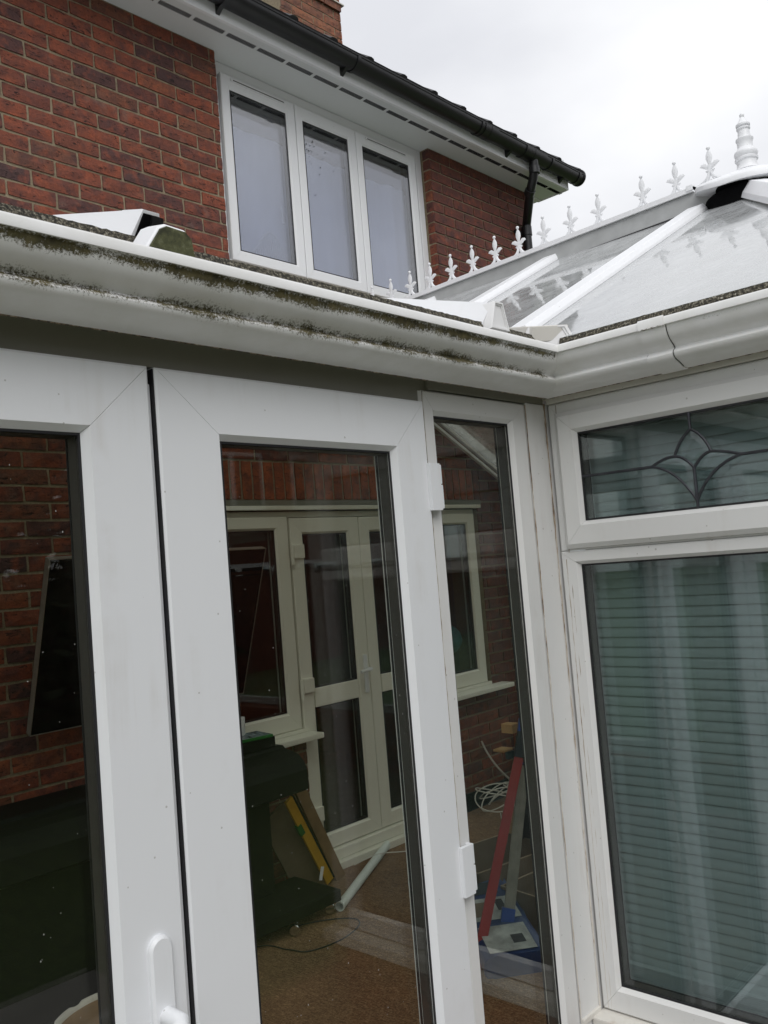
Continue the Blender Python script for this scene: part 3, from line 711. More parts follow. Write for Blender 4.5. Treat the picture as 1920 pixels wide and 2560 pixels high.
# west window wall (plane B)
wb = part('bay_window', con, 'window with leaded fanlight above a large pane')
ring(PB, -.905, -.004, .527, 1.7005, (.064, .0535, .063, .0375), -.064, FF+.002, 'upvc_frame', wb, bw=.010, bd=.014, ob=.004)
unit(PB, -.842, -.0575, .590, 1.6635, FF-.013, wb, 'glass_green')
ring(PB, -.905, -.004, 1.7012, 2.094, (.03, .03, .006, .03), -.064, FF, 'upvc_frame', wb, bw=.003, bd=.002)
fa = part('fanlight', wb)
ring(PB, -.880, -.028, 1.7065, 2.066, (.063, .063, .070, .060), -.05, DF+.006, 'upvc_frame', wb, bw=.011, bd=.014, ob=.012)
unit(PB, -.816, -.0915, 1.777, 2.0055, DF-.009, wb, 'glass_green')
bpy.data.objects.remove(fa)
# lead came and bevelled clusters on the fanlight glass
dL = DF-.0085
def came(pts, wd=.0035, name='lead_came'):
    pts = [PB(u, dL+.0012, z_) for u, z_ in pts]
    b_ = MB(); b_.tube(pts, wd, 6); return b_.build(name, 'lead', wb, True)
def bez(p0, p1, p2, n=9): return [((1-t)**2*p0[0]+2*t*(1-t)*p1[0]+t*t*p2[0], (1-t)**2*p0[1]+2*t*(1-t)*p1[1]+t*t*p2[1]) for t in [i/(n-1) for i in range(n)]]
U0 = -.390; apex = (U0, 1.965); Lf = (-.345, 1.906); Rt = (-.434, 1.906); mid_ = (U0, 1.873); Le = (-.285, 1.889); Re = (-.502, 1.889); bot = (U0, 1.795)
came([(U0, 2.0055), apex]); came([(U0, 1.777), bot])
came([(-.0915, 1.8905), Le]); came([Re, (-.816, 1.888)])
segs_ = {'t1': bez(apex, (-.360, 1.945), Lf), 't2': bez(apex, (-.421, 1.948), Rt), 'l1': bez(Lf, (-.368, 1.905), mid_), 'r1': bez(Rt, (-.412, 1.905), mid_),
         'l0': bez(Lf, (-.318, 1.908), Le), 'r0': bez(Rt, (-.465, 1.903), Re), 'lb': bez(Le, (-.345, 1.878), bot), 'rb': bez(Re, (-.425, 1.872), bot)}
for q in segs_.values(): came(q, .0035)
came([mid_, bot], .0040)
def bevglass(poly):
    c = (sum(p[0] for p in poly)/len(poly), sum(p[1] for p in poly)/len(poly))
    o_ = [PB(p[0], dL+.0002, p[1]) for p in poly]; i_ = [PB(c[0]+(p[0]-c[0])*.62, dL+.0042, c[1]+(p[1]-c[1])*.62) for p in poly]
    MB().loft([o_, i_]).build('bevelled_glass', 'glass_green', wb)
bevglass(segs_['t1']+segs_['l1'][1:]+list(reversed(segs_['r1']))[1:]+list(reversed(segs_['t2']))[1:-1])
bevglass(segs_['l0']+segs_['lb'][1:]+[mid_]+list(reversed(segs_['l1']))[1:-1])
bevglass(segs_['r0']+segs_['rb'][1:]+[mid_]+list(reversed(segs_['r1']))[1:-1])
pbox(PB, -.92, -.0, -.07, .045, .488, .524, 'cill', 'upvc_stained', wb, .004)
pbox(PB, -.92, -.004, -.2, -.002, -.1, .486, 'dwarf_wall', 'brick_soldier', con)
# head band under the gutter for both walls
pbox(PB, -.905, -.004, -.065, FF+.004, 2.0955, 2.118, 'head_band', 'upvc_stained', con)
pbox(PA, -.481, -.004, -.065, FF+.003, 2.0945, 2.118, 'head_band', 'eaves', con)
# bay facets: corner (0,-.905) -> (.62,-1.50) -> (2.58,-1.50) -> (3.2,-.905) -> (3.2, 2.37)
def facet(p, q):
    p, q = Vector((*p, 0)), Vector((*q, 0)); U = (q-p).normalized(); Nn = Vector((U.y, -U.x, 0)); pl = PL(p, U, Nn); W_ = (q-p).length
    n = max(1, round(W_/.8)); w_ = W_/n
    for i in range(n):
        fw = part('bay_window', con, 'bay window facet facing the garden')
        ring(pl, i*w_+.01, (i+1)*w_-.01, .527, 2.09, (.06,)*4, -.064, FF, 'upvc_frame', fw)
        pbox(pl, i*w_+.07, (i+1)*w_-.07, -.02, -.016, .59, 2.03, 'pane', 'glass_green', fw)
    pbox(pl, 0, W_, -.2, -.002, -.1, .52, 'dwarf_wall', 'brick_soldier', con)
    pbox(pl, -.01, W_+.01, -.09, .03, 2.094, 2.23, 'eaves_beam', 'upvc_stained', con)
facet((0, -.905), (.62, -1.50)); facet((.62, -1.50), (2.58, -1.50)); facet((2.58, -1.50), (3.2, -.905)); facet((3.2, -.905), (3.2, 2.36))
facet((-2.66, 2.36), (-2.66, 0.0))
# eaves beams behind the gutter, underside board
MB().box((-2.7, -.0285, 2.119), (-.0285, .06, 2.232)).build('eaves_beam', 'upvc_stained', con)
MB().box((-.0285, -.905, 2.119), (.06, .06, 2.230)).build('eaves_beam', 'upvc_stained', con)
# gutter -------------------------------------------------------------------------
GP = [(.030, .104), (.056, .1055), (.075, .113), (.088, .1165), (.097, .1195), (.1035, .125), (.1050, .132), (.1015, .1375), (.0945, .1405), (.0930, .1445), (.0985, .150), (.108, .156), (.117, .162), (.123, .170), (.128, .180), (.130, .190),
      (.1365, .192), (.137, .206), (.134, .2105), (.130, .2105), (.129, .194), (.122, .178), (.090, .150), (.082, .126), (.055, .112), (.036, .111), (.036, .190), (.030, .190)]
def gutA(x0, mitre=True, x1=None, g=0.):
    P_ = [(o+g, 2+z_) for o, z_ in GP]
    return [[(x0, -o, z_) for o, z_ in P_], [((-o if x1 is None else x1), -o, z_) for o, z_ in P_]]
def fine(r0, r1, n):
    return [[tuple(a[i]+(b[i]-a[i])*t/n for i in range(3)) for a, b in zip(r0, r1)] for t in range(n+1)]
ra = gutA(-2.78); MB().loft(ra).build('gutter', 'gutter', con, True)
rb = [[(-o, -o, 2+z_) for o, z_ in GP], [(-o, -.98, 2+z_) for o, z_ in GP]]
gB = MB().loft(rb).build('gutter', 'gutter', con, True)
un = MB().loft([[(-(o+.0035 if o > .05 else o), yy, 2+(z_ if z_ > .2 and o < .1 else z_ + (.0025 if z_ > .2 else -.0025))) for o, z_ in GP[:19]+[(.03, .15)]] for yy in (-.352, -.414)])
un.build('gutter_union', 'gutter', gB, True)
for yy in (-.4150, -.3512): MB().tube([(-(o+.0006), yy, 2+z_-.0004) for o, z_ in GP[1:16]], .0011 if yy < -.4 else .0005, 5).build('joint_line', 'spacer', gB, True)
# lichen-covered glass edge strips
def crust(p0, p1, h0, h1, dep, name='lichen_strip'):
    p0, p1 = Vector(p0), Vector(p1); L_ = (p1-p0).length; n = int(L_/.008); t = (p1-p0)/L_; out_ = Vector((t.y, -t.x, 0)) if abs(t.y) > .5 else Vector((0, -1, 0))
    if abs(t.y) > .5: out_ = Vector((-1, 0, 0))
    rings = []
    for i in range(n+1):
        p = p0+(p1-p0)*i/n; a = noise.noise(p*130)*.002; b2 = noise.noise(p*120+Vector((5, 3, 1)))*.0022 + abs(noise.noise(p*50))*.002 - .001
        rings.append([p+out_*(0)+Vector((0, 0, h0)), p+out_*(dep+a)+Vector((0, 0, h0)), p+out_*(dep+a*.8)+Vector((0, 0, (h0+h1)/2+b2)), p+out_*(dep*.6)+Vector((0, 0, h1+b2)), p+Vector((0, 0, h1+b2*.6))])
    return MB().loft(rings).build(name, 'lichen', con)
crust((-2.7, -.050, 0), (-.055, -.050, 0), 2.225, 2.2575, .012)
crust((-.052, -.10, 0), (-.052, -.96, 0), 2.222, 2.2455, .012)
# moss tufts hanging under the lip of the mossy gutter length: real clumps
mo = MB(); rg2 = random.Random(21)
for i in range(1100):
    x_ = rg2.uniform(-1.60, -.16); dens = .45+.9*noise.noise(Vector((x_*3.1, 2, 5)))
    if rg2.random() > dens+.25: continue
    if rg2.random() < .62:
        t = abs(rg2.gauss(0, .009)); z_ = 2.190-t; o_ = .130-max(0, (t-.010))*.35
    else: z_ = 2.136+rg2.gauss(0, .004); o_ = .0995
    s_ = rg2.uniform(.0006, .0019)
    c = Vector((x_, -o_, z_)); q = [c+Vector((rg2.uniform(-1, 1), -abs(rg2.uniform(.2, 1.)), rg2.uniform(-1, 1)))*s_ for _ in range(4)]
    mo.add(q, [(0, 1, 2), (0, 2, 3), (0, 3, 1), (1, 3, 2)])
o = mo.build('moss', 'cap_moss', con); o['kind'] = 'stuff'

# roof -----------------------------------------------------------------------------
TW = math.tan(R(27)); TL = .31; XR = 1.6
def zw(x): return 2.247+(x+.055)*TW          # west slope of the bay roof
def zl(y): return 2.250+(y+.055)*TL          # lean-to slope
ry = 2.37
yv = lambda x: (x+.055)*TW/TL-.055           # valley line
xw = -.055+(ry+.055)*TL/TW
def slab(pts, nm, mat='roof_glass', th=.02, par=None):
    up = [Vector(p) for p in pts]; n = (up[1]-up[0]).cross(up[2]-up[0]).normalized()
    if n.z < 0: n = -n
    return MB().loft([[p-n*th for p in up], up]).build(nm, mat, par or con)
PY = .128; QY = .86; RY_ = 1.60
def wpt(x, y, o=0): return (x, y, zw(x)+o)
RZ = lambda y: 3.178-.02*(y)
xr = XR-.055
# panes of the west slope between bars (from the hip to the house)
slab([wpt(-.055, -.10), wpt(-.055, -.93), wpt(XR, -.05), wpt(xr, PY), wpt(-.055+.12, PY-.0)], 'roof_pane')
slab([wpt(.075, PY), wpt(xr, PY), wpt(xr, QY), wpt(.49, QY)], 'roof_pane')
slab([wpt(.49, QY), wpt(xr, QY), wpt(xr, RY_), wpt(.95, RY_)], 'roof_pane')
slab([wpt(.95, RY_), wpt(xr, RY_), wpt(xr, ry-.005), wpt(xw, ry-.005)], 'roof_pane')
# lean-to panes
bx = [-2.7, -2.15, -1.22, -.297]
def lpt(x, y, o=0): return (x, y, zl(y)+o)
slab([lpt(bx[0], -.055), lpt(bx[1], -.055), lpt(bx[1], ry-.005), lpt(bx[0], ry-.005)], 'roof_pane')
slab([lpt(bx[1], -.055), lpt(bx[2], -.055), lpt(bx[2], ry-.005), lpt(bx[1], ry-.005)], 'roof_pane')
slab([lpt(bx[2], -.055), lpt(bx[3], -.055), lpt(bx[3], ry-.005), lpt(bx[2], ry-.005)], 'roof_pane')
slab([lpt(bx[3], -.055), lpt(-.06, -.055), lpt(xw, ry-.005), lpt(bx[3], ry-.005)], 'roof_pane')
# far side of the bay roof and the front facets
def ept(x, y): return (x, y, zw(2*XR-x))
slab([ept(3.255, -.93), ept(3.255, ry-.005), ept(XR+.055, ry-.005), ept(XR+.055, PY), ept(XR, -.05)], 'roof_pane')
apx = (XR, -.05, zw(XR))
slab([(-.055, -.93, 2.247), (.60, -1.555, 2.247), apx], 'roof_pane'); slab([(.60, -1.555, 2.247), (2.60, -1.555, 2.247), apx], 'roof_pane'); slab([(2.60, -1.555, 2.247), (3.255, -.93, 2.247), apx], 'roof_pane')
BP = [(-.034, 0), (-.030, .010), (-.017, .046), (.017, .046), (.030, .010), (.034, 0)]
def gbar(p0, p1, up, prof=BP, mat='upvc_roof', bev=0): return MB().bar(p0, p1, up, prof).build('glazing_bar', mat, con, bev=bev)
upw = Vector((-TW, 0, 1)).normalized(); upl = Vector((0, -TL, 1)).normalized(); upe = Vector((TW, 0, 1)).normalized()
WP = [(-.046, 0), (-.044, .010), (-.034, .028), (.034, .028), (.044, .010), (.046, 0)]
gbar(wpt(.10, PY), wpt(XR-.10, PY), upw, WP, bev=.002)
gbar(wpt(.47, QY), wpt(XR-.03, QY), upw, WP, bev=.002)
gbar(wpt(.93, RY_), wpt(XR-.03, RY_), upw, WP, bev=.002)
gbar((-.06, -.93, 2.249), (XR-.085, -.098, zw(XR-.085)-.012), Vector((-.35, -.3, 1)), [(-.06, 0), (-.055, .02), (-.030, .062), (.030, .062), (.055, .02), (.06, 0)], bev=.002)
for y_ in (.9, 1.7): gbar((3.2, y_, zw(0)), (XR+.03, y_, zw(XR-.03)), upe, WP)
for q in ((.60, -1.555), (1.6, -1.555), (2.60, -1.555), (3.255, -.93)): gbar((*q, 2.249), (XR+(q[0]-XR)*.08, -.05+(q[1]+.05)*.08, zw(XR-.1)), Vector((0, -.4, 1)), WP)
# lean-to bars, the second with its end cap off
gbar(lpt(bx[1], -.06), lpt(bx[1], ry-.01), upl); gbar(lpt(bx[0]+.03, -.06), lpt(bx[0]+.03, ry-.01), upl)
BP2 = [(-.040, .0), (-.018, .054), (.018, .054), (.034, .0)]
b1 = gbar(lpt(-.297, -.060, .002), lpt(-.297, ry-.01, .002), upl, [(-.040, 0), (-.016, .054), (.016, .054), (.036, 0)])
b3 = gbar(lpt(-1.214, -.030, .002), lpt(-1.214, ry-.01, .002), upl, [(-.038, -.004), (-.016, .054), (.014, .054), (.026, -.004)])
MB().bar(lpt(-1.214, -.0325, 0), lpt(-1.214, -.029, 0), upl, [(-.036, -.02), (-.0155, .050), (.0135, .050), (.026, -.02)]).build('open_bar_end', 'dark', con)
MB().bar(lpt(-1.214, -.040, .0545), lpt(-1.214, .02, .0545), upl, [(-.016, 0), (-.016, .005), (.016, .005), (.016, 0)]).build('bar_cover', 'upvc_roof', con, bev=.001)
MB().bar(lpt(-1.205, -.036, -.01), lpt(-1.205, -.028, -.01), upl, [(-.012, 0), (-.012, .058), (.008, .058), (.012, 0)]).build('bar_core', 'black_plastic', con)
MB().lathe([(.001, 0), (.004, 0), (.004, .003), (.001, .003)], (-1.200, -.041, 2.292), 10, Vector((0, -1, 0))).build('bar_screw', 'spacer', con)
# valley bar
vd = Vector((1, TW/TL, TW)).normalized()
v0 = Vector((-.075, -.082, 2.240)); vlen = (xw+.02)/vd.x
MB().bar(v0, v0+vd*vlen, Vector((-.12, -.12, 1)), [(-.055, 0), (-.050, .040), (.050, .040), (.055, 0)]).build('valley_bar', 'upvc_stained', con, bev=.003)
# end caps -------------------------------------------------------------------------
def endcap(cx, cy, cz, dirv, wb2, wt2, h, dep, mat='upvc_stained', panel='upvc_stained', rotz=0, lean=0, hipk=.35, parent=None):
    """trapezoid cap with a raised rim and sunk panel facing dirv"""
    dv = Vector(dirv).normalized(); sd_ = Vector((-dv.y, dv.x, 0)).normalized(); up = Vector((0, 0, 1)); c = Vector((cx, cy, cz))
    if lean: sd_, up = sd_*math.cos(lean)+up*math.sin(lean), up*math.cos(lean)-sd_*math.sin(lean)
    def rg_(s, dd, zz=0): return [c+sd_*(a*s)+up*((b2-h/2)*s+h/2)+dv*dd for a, b2 in ((-wb2, 0), (wb2, 0), (wb2*.93, h*hipk), (wt2, h), (-wt2, h), (-wb2*.93, h*hipk))]
    o = MB().loft([rg_(.98, -dep), rg_(1, -.006), rg_(.97, 0), rg_(.86, 0), rg_(.84, -.003), rg_(.76, -.003), rg_(.74, -.006), ]).build('end_cap', mat, parent or con, bev=0)
    MB().loft([rg_(.745, -.008), rg_(.735, -.0055)]).build('cap_panel', panel, o)
    return o
e1 = endcap(-.300, -.088, 2.236, (0, -1, 0), .036, .016, .068, .045, 'upvc_cap', 'upvc_cap', hipk=.15)
e2 = endcap(-.082, -.082, 2.210, (-1, -1, 0), .078, .050, .070, .05, 'upvc_cap', 'upvc_cap')
cv = Vector((-1.233, -.122, 2.206))
def capr(yy, zz, s_=1.): return [cv+Vector((a*s_, yy, b2*s_+zz)) for a, b2 in ((-.050, 0), (.047, -.004), (.040, .040), (.028, .050), (-.008, .052), (-.022, .044))]
e3 = MB().loft([capr(.050, .014, .98), capr(.004, .002), capr(0, 0, .97)]).build('end_cap', 'upvc_roof', con, bev=.0015)
MB().loft([capr(-.001, .001, .93), capr(-.004, .001, .90)]).build('cap_panel', 'cap_moss', e3)
e3['label'] = 'loose end cap green with moss lying in the gutter'
# ridge: skirt with shade in its grey, white cover, cresting ------------------------------------------
y1, y0 = ry-.006, .17
rp_ = MB(); rp_.loft([[(XR-.058, y_, RZ(y_)-.105), (XR-.050, y_, RZ(y_)-.028), (XR+.050, y_, RZ(y_)-.028), (XR+.058, y_, RZ(y_)-.105)] for y_ in (y1, 0.02)]); rp_.build('ridge_body', 'ridge_shade_grey', con)
MB().loft([[(XR-.062, y_, RZ(y_)-.026), (XR-.062, y_, RZ(y_)-.005), (XR-.03, y_, RZ(y_)), (XR+.03, y_, RZ(y_)), (XR+.062, y_, RZ(y_)-.005), (XR+.062, y_, RZ(y_)-.026)] for y_ in (y1, .15)]).build('ridge_cover', 'upvc_roof', con)
MB().loft([[(XR-.064, y_, RZ(y_)-.118), (XR-.062, y_, RZ(y_)-.106), (XR-.05, y_, RZ(y_)-.106), (XR-.05, y_, RZ(y_)-.118)] for y_ in (y1, .05)]).build('ridge_seal', 'gasket', con)
ys = [2.20, 2.056, 1.912, 1.768, 1.626, 1.482, 1.341, 1.197, 1.055, .91, .763, .615, .398, .244, .094]
cs_ = part('ridge_cresting', con)
fm = MB()
FY = 1.18
def flat(pts, th=.004, bulge=0):
    n = len(pts); pts = [(a*FY, b2) for a, b2 in pts]; fr = [(-th, a, b2) for a, b2 in pts]; bk = [(th, a, b2) for a, b2 in pts]
    fm.add(fr+bk, [tuple(range(n)), tuple(reversed(range(n, 2*n)))] + [(i, n+i, n+(i+1) % n, (i+1) % n) for i in range(n)])
def lobes(pts, cx, cz, th):
    pts = [(a*FY, b2) for a, b2 in pts]; cx *= FY; n = len(pts); v_ = [(-.001, a, b2) for a, b2 in pts]+[(.001, a, b2) for a, b2 in pts]+[(-th, cx, cz), (th, cx, cz)]
    fm.add(v_, [(i, (i+1) % n, 2*n) for i in range(n)]+[(n+(i+1) % n, n+i, 2*n+1) for i in range(n)]+[(i, n+i, n+(i+1) % n, (i+1) % n) for i in range(n)])
fm.sphere((0, 0, .149), .008, 10, 8)
lobes([(0, .144), (.006, .134), (.011, .120), (.0115, .105), (.007, .088), (.004, .074), (-.004, .074), (-.007, .088), (-.0115, .105), (-.011, .120), (-.006, .134)], 0, .110, .008)
for sg in (-1, 1):
    lobes([(sg*a, b2) for a, b2 in ((.002, .066), (.006, .080), (.018, .090), (.030, .088), (.036, .079), (.028, .074), (.018, .066), (.008, .060))], sg*.018, .077, .006)
    lobes([(sg*a, b2) for a, b2 in ((.002, .052), (.010, .060), (.017, .056), (.015, .050), (.006, .046))], sg*.010, .054, .005)
flat([(-.004, .078), (.004, .078), (.006, .060), (.005, .044), (-.005, .044), (-.006, .060)], .005)
fleur_me = None
def arc(sg, hw):
    pts_ = [(sg*(.006+(hw-.006)*(1-math.cos(t))), .044*(1-math.sin(t))+.004) for t in [math.pi/2*i/8 for i in range(9)]]
    return pts_
def make_arcs(hw1, hw2):
    for sg, hw in ((-1, hw1), (1, hw2)):
        p_ = arc(sg, hw); fm.tube([(0, a, b2) for a, b2 in p_], .0065, 6)
for sg in (-1, 1):
    p_ = [(.0035, .046), (.006, .034), (.011, .022), (.019, .010), (.024, .004)]
    fm.tube([(0, sg*a, b2) for a, b2 in p_], .0055, 6)
make_arcs(.074, .074); fm.tube([(0, -.075, .003), (0, .075, .003)], .006, 6)
fm.tube([(0, -.012, .004), (0, 0, .016), (0, .012, .004)], .003, 6)
fo = fm.build('fleur', 'upvc_roof', cs_, True); fo.location = (XR, ys[0], RZ(ys[0])); fo.rotation_euler = (R(0), 0, 0)
for y_ in ys[1:]: link('fleur', fo.data, None, cs_, (XR, y_, RZ(y_)+(0.004 if y_ < .15 else 0)))
MB().tube([(XR, y1, RZ(y1)+.003), (XR, .16, RZ(.16)+.003)], .006, 6).build('base_rail', 'upvc_roof', cs_, True)
MB().box((XR-.066, .150, RZ(.16)-.020), (XR+.066, .178, RZ(.16)+.004)).build('ridge_joint', 'upvc_roof', con, bev=.002)
# boss cap: shallow dome over a dark hub, finial
BC = Vector((XR, -.055, 0)); bz = RZ(0)
def drop(a):
    d_ = abs(math.degrees(math.atan2(math.sin(a-math.pi/2), math.cos(a-math.pi/2)))); t = min(1, max(0, (d_-12)/75)); return .052*t*t*(3-2*t)
def boss(prof, nm, mt, n=56):
    rings = [[(BC.x+rr*math.cos(2*math.pi*j/n), BC.y+rr*math.sin(2*math.pi*j/n), bz+zz-drop(2*math.pi*j/n)*(rr/.205)**1.6) for j in range(n)] for rr, zz in prof]
    return MB().loft(rings).build(nm, mt, con, True)
bz = 3.146
boss([(.200, -.022), (.206, -.020), (.207, -.002), (.200, .006), (.17, .012), (.12, .020), (.07, .028), (.040, .032), (.001, .032), (.001, .026), (.10, .012), (.17, .000), (.196, -.008), (.196, -.022)], 'boss_cap', 'upvc_roof')
MB().lathe([(.001, -.22), (.172, -.22), (.172, -.075), (.001, -.05)], (BC.x, BC.y, bz), 32).build('boss_hub', 'dark', con, True)
boss([(.10, -.06), (.193, -.020), (.193, -.014), (.10, -.02)], 'boss_underside_shade', 'dark')  # black sheet added under the cap in place of its shadow
fp = [(.001, .030), (.052, .034), (.046, .044), (.042, .058), (.042, .078), (.048, .082), (.049, .090), (.043, .095), (.047, .103), (.050, .113), (.047, .124), (.036, .135), (.032, .145), (.033, .170), (.037, .178), (.037, .184), (.028, .190),
      (.026, .200), (.024, .225), (.029, .230), (.029, .236), (.022, .240), (.030, .246), (.030, .253), (.022, .262), (.012, .280), (.008, .288), (.010, .293), (.0105, .300), (.006, .307), (.001, .309)]
fp = [(a*.92, b2*.88) for a, b2 in fp]
MB().lathe(fp, (BC.x, BC.y, bz), 24).build('finial', 'upvc_roof', con, True)
# wall flashing where the roof meets the bricks
MB().bar((XR+.0, ry-.02, zw(XR)), (3.2, ry-.02, zw(0)), (0, 0, 1), [(-.02, -.02), (-.02, .05), (.02, .05), (.02, -.02)]).build('wall_bar', 'upvc_roof', con)
for k in (0, .05): MB().bar((XR+.0, ry-.06, zw(XR)-.06-k), (3.2, ry-.06, zw(0)-.06-k), (0, 0, 1), [(-.012, -.009), (-.012, .009), (.012, .009), (.012, -.009)]).build('wall_trim', 'upvc_roof', con)
MB().bar((-2.66, ry-.02, zl(ry)), (xw, ry-.02, zl(ry)), (0, 0, 1), [(-.02, -.03), (-.02, .03), (.015, .03), (.015, -.03)]).build('wall_bar', 'upvc_roof', con)

def mat_seam():
    m, nt, N, L, b = newmat('dirty_sealant'); geo = N.new('ShaderNodeNewGeometry')
    mp = N.new('ShaderNodeMapping'); mp.inputs['Scale'].default_value = (60, 60, 9); L.new(geo.outputs['Position'], mp.inputs[0]); n = noise_n(nt, mp.outputs[0], 1.5, 6, .75)
    sp = N.new('ShaderNodeSeparateXYZ'); L.new(geo.outputs['Position'], sp.inputs[0]); h_ = math_n(nt, 'MULTIPLY_ADD', sp.outputs[2], .17); h_.inputs[2].default_value = -.27
    a = math_n(nt, 'SUBTRACT', n.outputs[0], h_.outputs[0])
    r = ramp(nt, a.outputs[0], [(.36, (.05, .035, .025)), (.46, (.30, .22, .15)), (.62, (.60, .57, .52))]); L.new(r.outputs[0], b.inputs['Base Color']); b.inputs['Roughness'].default_value = .8; return m
M['seam'] = mat_seam()
def seam(pl, u, d, z0, z1, w_=.0016):
    b_ = MB(); n = 60; rg_ = random.Random(int(u*1e4)+5)
    b_.tube([pl(u+rg_.uniform(-.0006, .0006), d, z0+(z1-z0)*i/n) for i in range(n+1)], [w_*rg_.uniform(.6, 1.3) for i in range(n+1)], 6)
    b_.build('sealant_line', 'seam', con, True)
seam(PA, -.0893, FF+.002, .10, 2.09); seam(PA, -.0025, -.001, .53, 2.098, .0022); seam(PB, -.030, FF+.001, .53, 2.09, .0012)
seam(PB, -.020, FF+.002, .53, 1.68, .0009); seam(PA, -.5008, FF, .98, 2.09, .0010)
for pl_, u0_, u1_, z_ in ((PA, -1.9, -.03, 2.1045), (PB, -.9, -.03, 2.1045)):
    MB().tube([pl_(u0_+(u1_-u0_)*i/90, .0295, z_+.0006*math.sin(i*1.7)) for i in range(91)], .0018, 5).build('sealant_line', 'seam', con, True)
up_ = MB(); rgu = random.Random(17)
for i in range(26):
    up_.sphere((1.50+abs(rgu.gauss(0, .11)), 2.4405, 4.30-abs(rgu.gauss(0, .16))), rgu.uniform(.002, .0042), 6, 5, (1, .5, rgu.uniform(1, 1.8)))
# raindrops on the door panes
dr_ = MB(); rg3 = random.Random(9)
for i in range(150):
    if rg3.random() < .75: x_, z_ = rg3.uniform(-1.06, -.63), rg3.uniform(.75, 1.9)
    else: x_, z_ = rg3.uniform(-1.45, -1.35), rg3.uniform(.8, 1.9)
    s_ = rg3.uniform(.0003, .0009); dr_.sphere((x_, .0115-.0004, z_), s_, 6, 5, (1, .6, rg3.uniform(1, 2.2)))
md, nt_, N_, L_2, b_2 = newmat('raindrop'); b_2.inputs['Base Color'].default_value = (.6, .6, .58, 1); b_2.inputs['Roughness'].default_value = .15; b_2.inputs['Alpha'].default_value = .6
M['drop'] = md
o = up_.build('raindrops', 'spacer', house, True); o['kind'] = 'stuff'
o = dr_.build('raindrops', 'drop', con, True); o['kind'] = 'stuff'

# ------------------------------------------------------------------ blind behind the bay window
vb = empty('venetian_blind', 'pale horizontal slatted blind closed behind the leaded bay window', 'blind', (.085, 0, 0))
sp_ = []
for i in range(7):
    a = -1+2*i/6; sp_.append((a*.0150, .0028*(1-a*a)))
tilt = R(74)
def rot(a, b2): return (a*math.cos(tilt)-b2*math.sin(tilt), a*math.sin(tilt)+b2*math.cos(tilt))
pr_ = [rot(a, b2) for a, b2 in sp_] + [rot(a, b2-.0006) for a, b2 in reversed(sp_)]
sm = MB(); sm.loft([[(a, yy, b2) for a, b2 in pr_] for yy in (-.86, -.035)])
so = sm.build('slat', 'slat', vb, True); so.location = (0, 0, .640)
z = .640+.0255
while z < 2.04: link('slat', so.data, None, vb, (0, 0, z)); z += .0255
for i in range(7): link('slat', so.data, None, vb, (0, 0, .600+i*.0045)).rotation_euler = (0, R(60), 0)
MB().box((-.014, -.87, .575), (.014, -.03, .593)).build('bottom_rail', 'slat', vb, bev=.002)
for yy in (-.22, -.62): MB().tube([(-.014, yy, .59), (-.014, yy, 2.04)], .0008, 5).build('ladder_cord', 'slat', vb)

# ------------------------------------------------------------------ things inside the lean-to
Z0 = .09
tv = empty('wall_television', 'large black flat screen on the brick wall tilted forward', 'television', (.10, 2.12, 1.49))
tl_ = math.atan2(.27, .686); tv.rotation_euler = (tl_*.93, 0, 0)
MB().box((-.53, -.012, -.365), (.53, .03, .365)).build('screen', 'black_screen', tv, bev=.003)
for a, b2 in (((-.533, -.014, -.368), (-.530, .02, .368)), ((.530, -.014, -.368), (.533, .02, .368)), ((-.53, -.014, .365), (.53, .02, .368)), ((-.53, -.014, -.368), (.53, .03, -.365))): MB().box(a, b2).build('bezel', 'silver', tv)
MB().box((-.08, .032, -.08), (.08, .20, .08)).build('wall_mount', 'cabinet', tv)
sb = MB().box((-.141, HY-.028, 1.945), (-.085, HY-.001, 2.028)).build('wall_sensor', 'upvc_house', None, bev=.004); tag(sb, 'small white sensor box fixed on the bricks above the television', 'sensor box')
cb = empty('dark_cabinet', 'bulky dark cabinet on castors with rounded overhanging upper part', 'cabinet', (0, 2.1, Z0))
pc = [(2.33, .62), (2.33, .88), (2.10, .88), (2.085, .866), (2.03, .858), (1.985, .845), (1.95, .815), (1.932, .78), (1.930, .69), (1.945, .683), (2.12, .625)]
MB().loft([[(xx, y_-2.1, z_-Z0) for y_, z_ in pc] for xx in (-1.45, .745)]).build('upper_body', 'cabinet', cb, bev=.004)
MB().box((-1.43, .03, .11), (.66, .22, .54)).build('lower_body', 'cabinet', cb, bev=.004)
MB().box((-1.45, -.02, .53), (.56, .22, .56)).build('underside_rail', 'cabinet', cb)
MB().box((-1.45, -.215, .058), (.855, .12, .112)).build('base', 'cabinet', cb, bev=.006)
for cx, cy in ((.555, -.215), (.815, -.17), (-.2, -.215)):
    MB().lathe([(.001, -.012), (.022, -.012), (.026, -.004), (.026, .004), (.022, .012), (.001, .012)], (cx, cy, .027), 16, Vector((-.6, -.8, 0))).build('castor', 'chrome', cb, True)
cl = MB(); rg4 = random.Random(4)
for i in range(60): cl.sphere((rg4.uniform(.3, .84), rg4.uniform(-.22, -.02), .107), rg4.uniform(.002, .006), 6, 4)
o = cl.build('grit', 'red', cb); o['kind'] = 'stuff'
gc = empty('game_case', 'green plastic disc case with printed cover lying on the dark cabinet', 'disc case', (.585, 2.165, .945))
MB().box((-.098, -.075, -.010), (.098, .075, .004)).build('case_body', 'green', gc, bev=.003)
MB().box((-.090, -.068, .0042), (.088, .068, .0056)).build('cover_print', 'case_art', gc); gc.rotation_euler = (0, 0, R(-8))
tag(MB().box((.46, 2.10, .882), (.70, 2.27, .932)).build('dark_box', 'cabinet', None, bev=.004), 'low dark box under the green disc case', 'box')
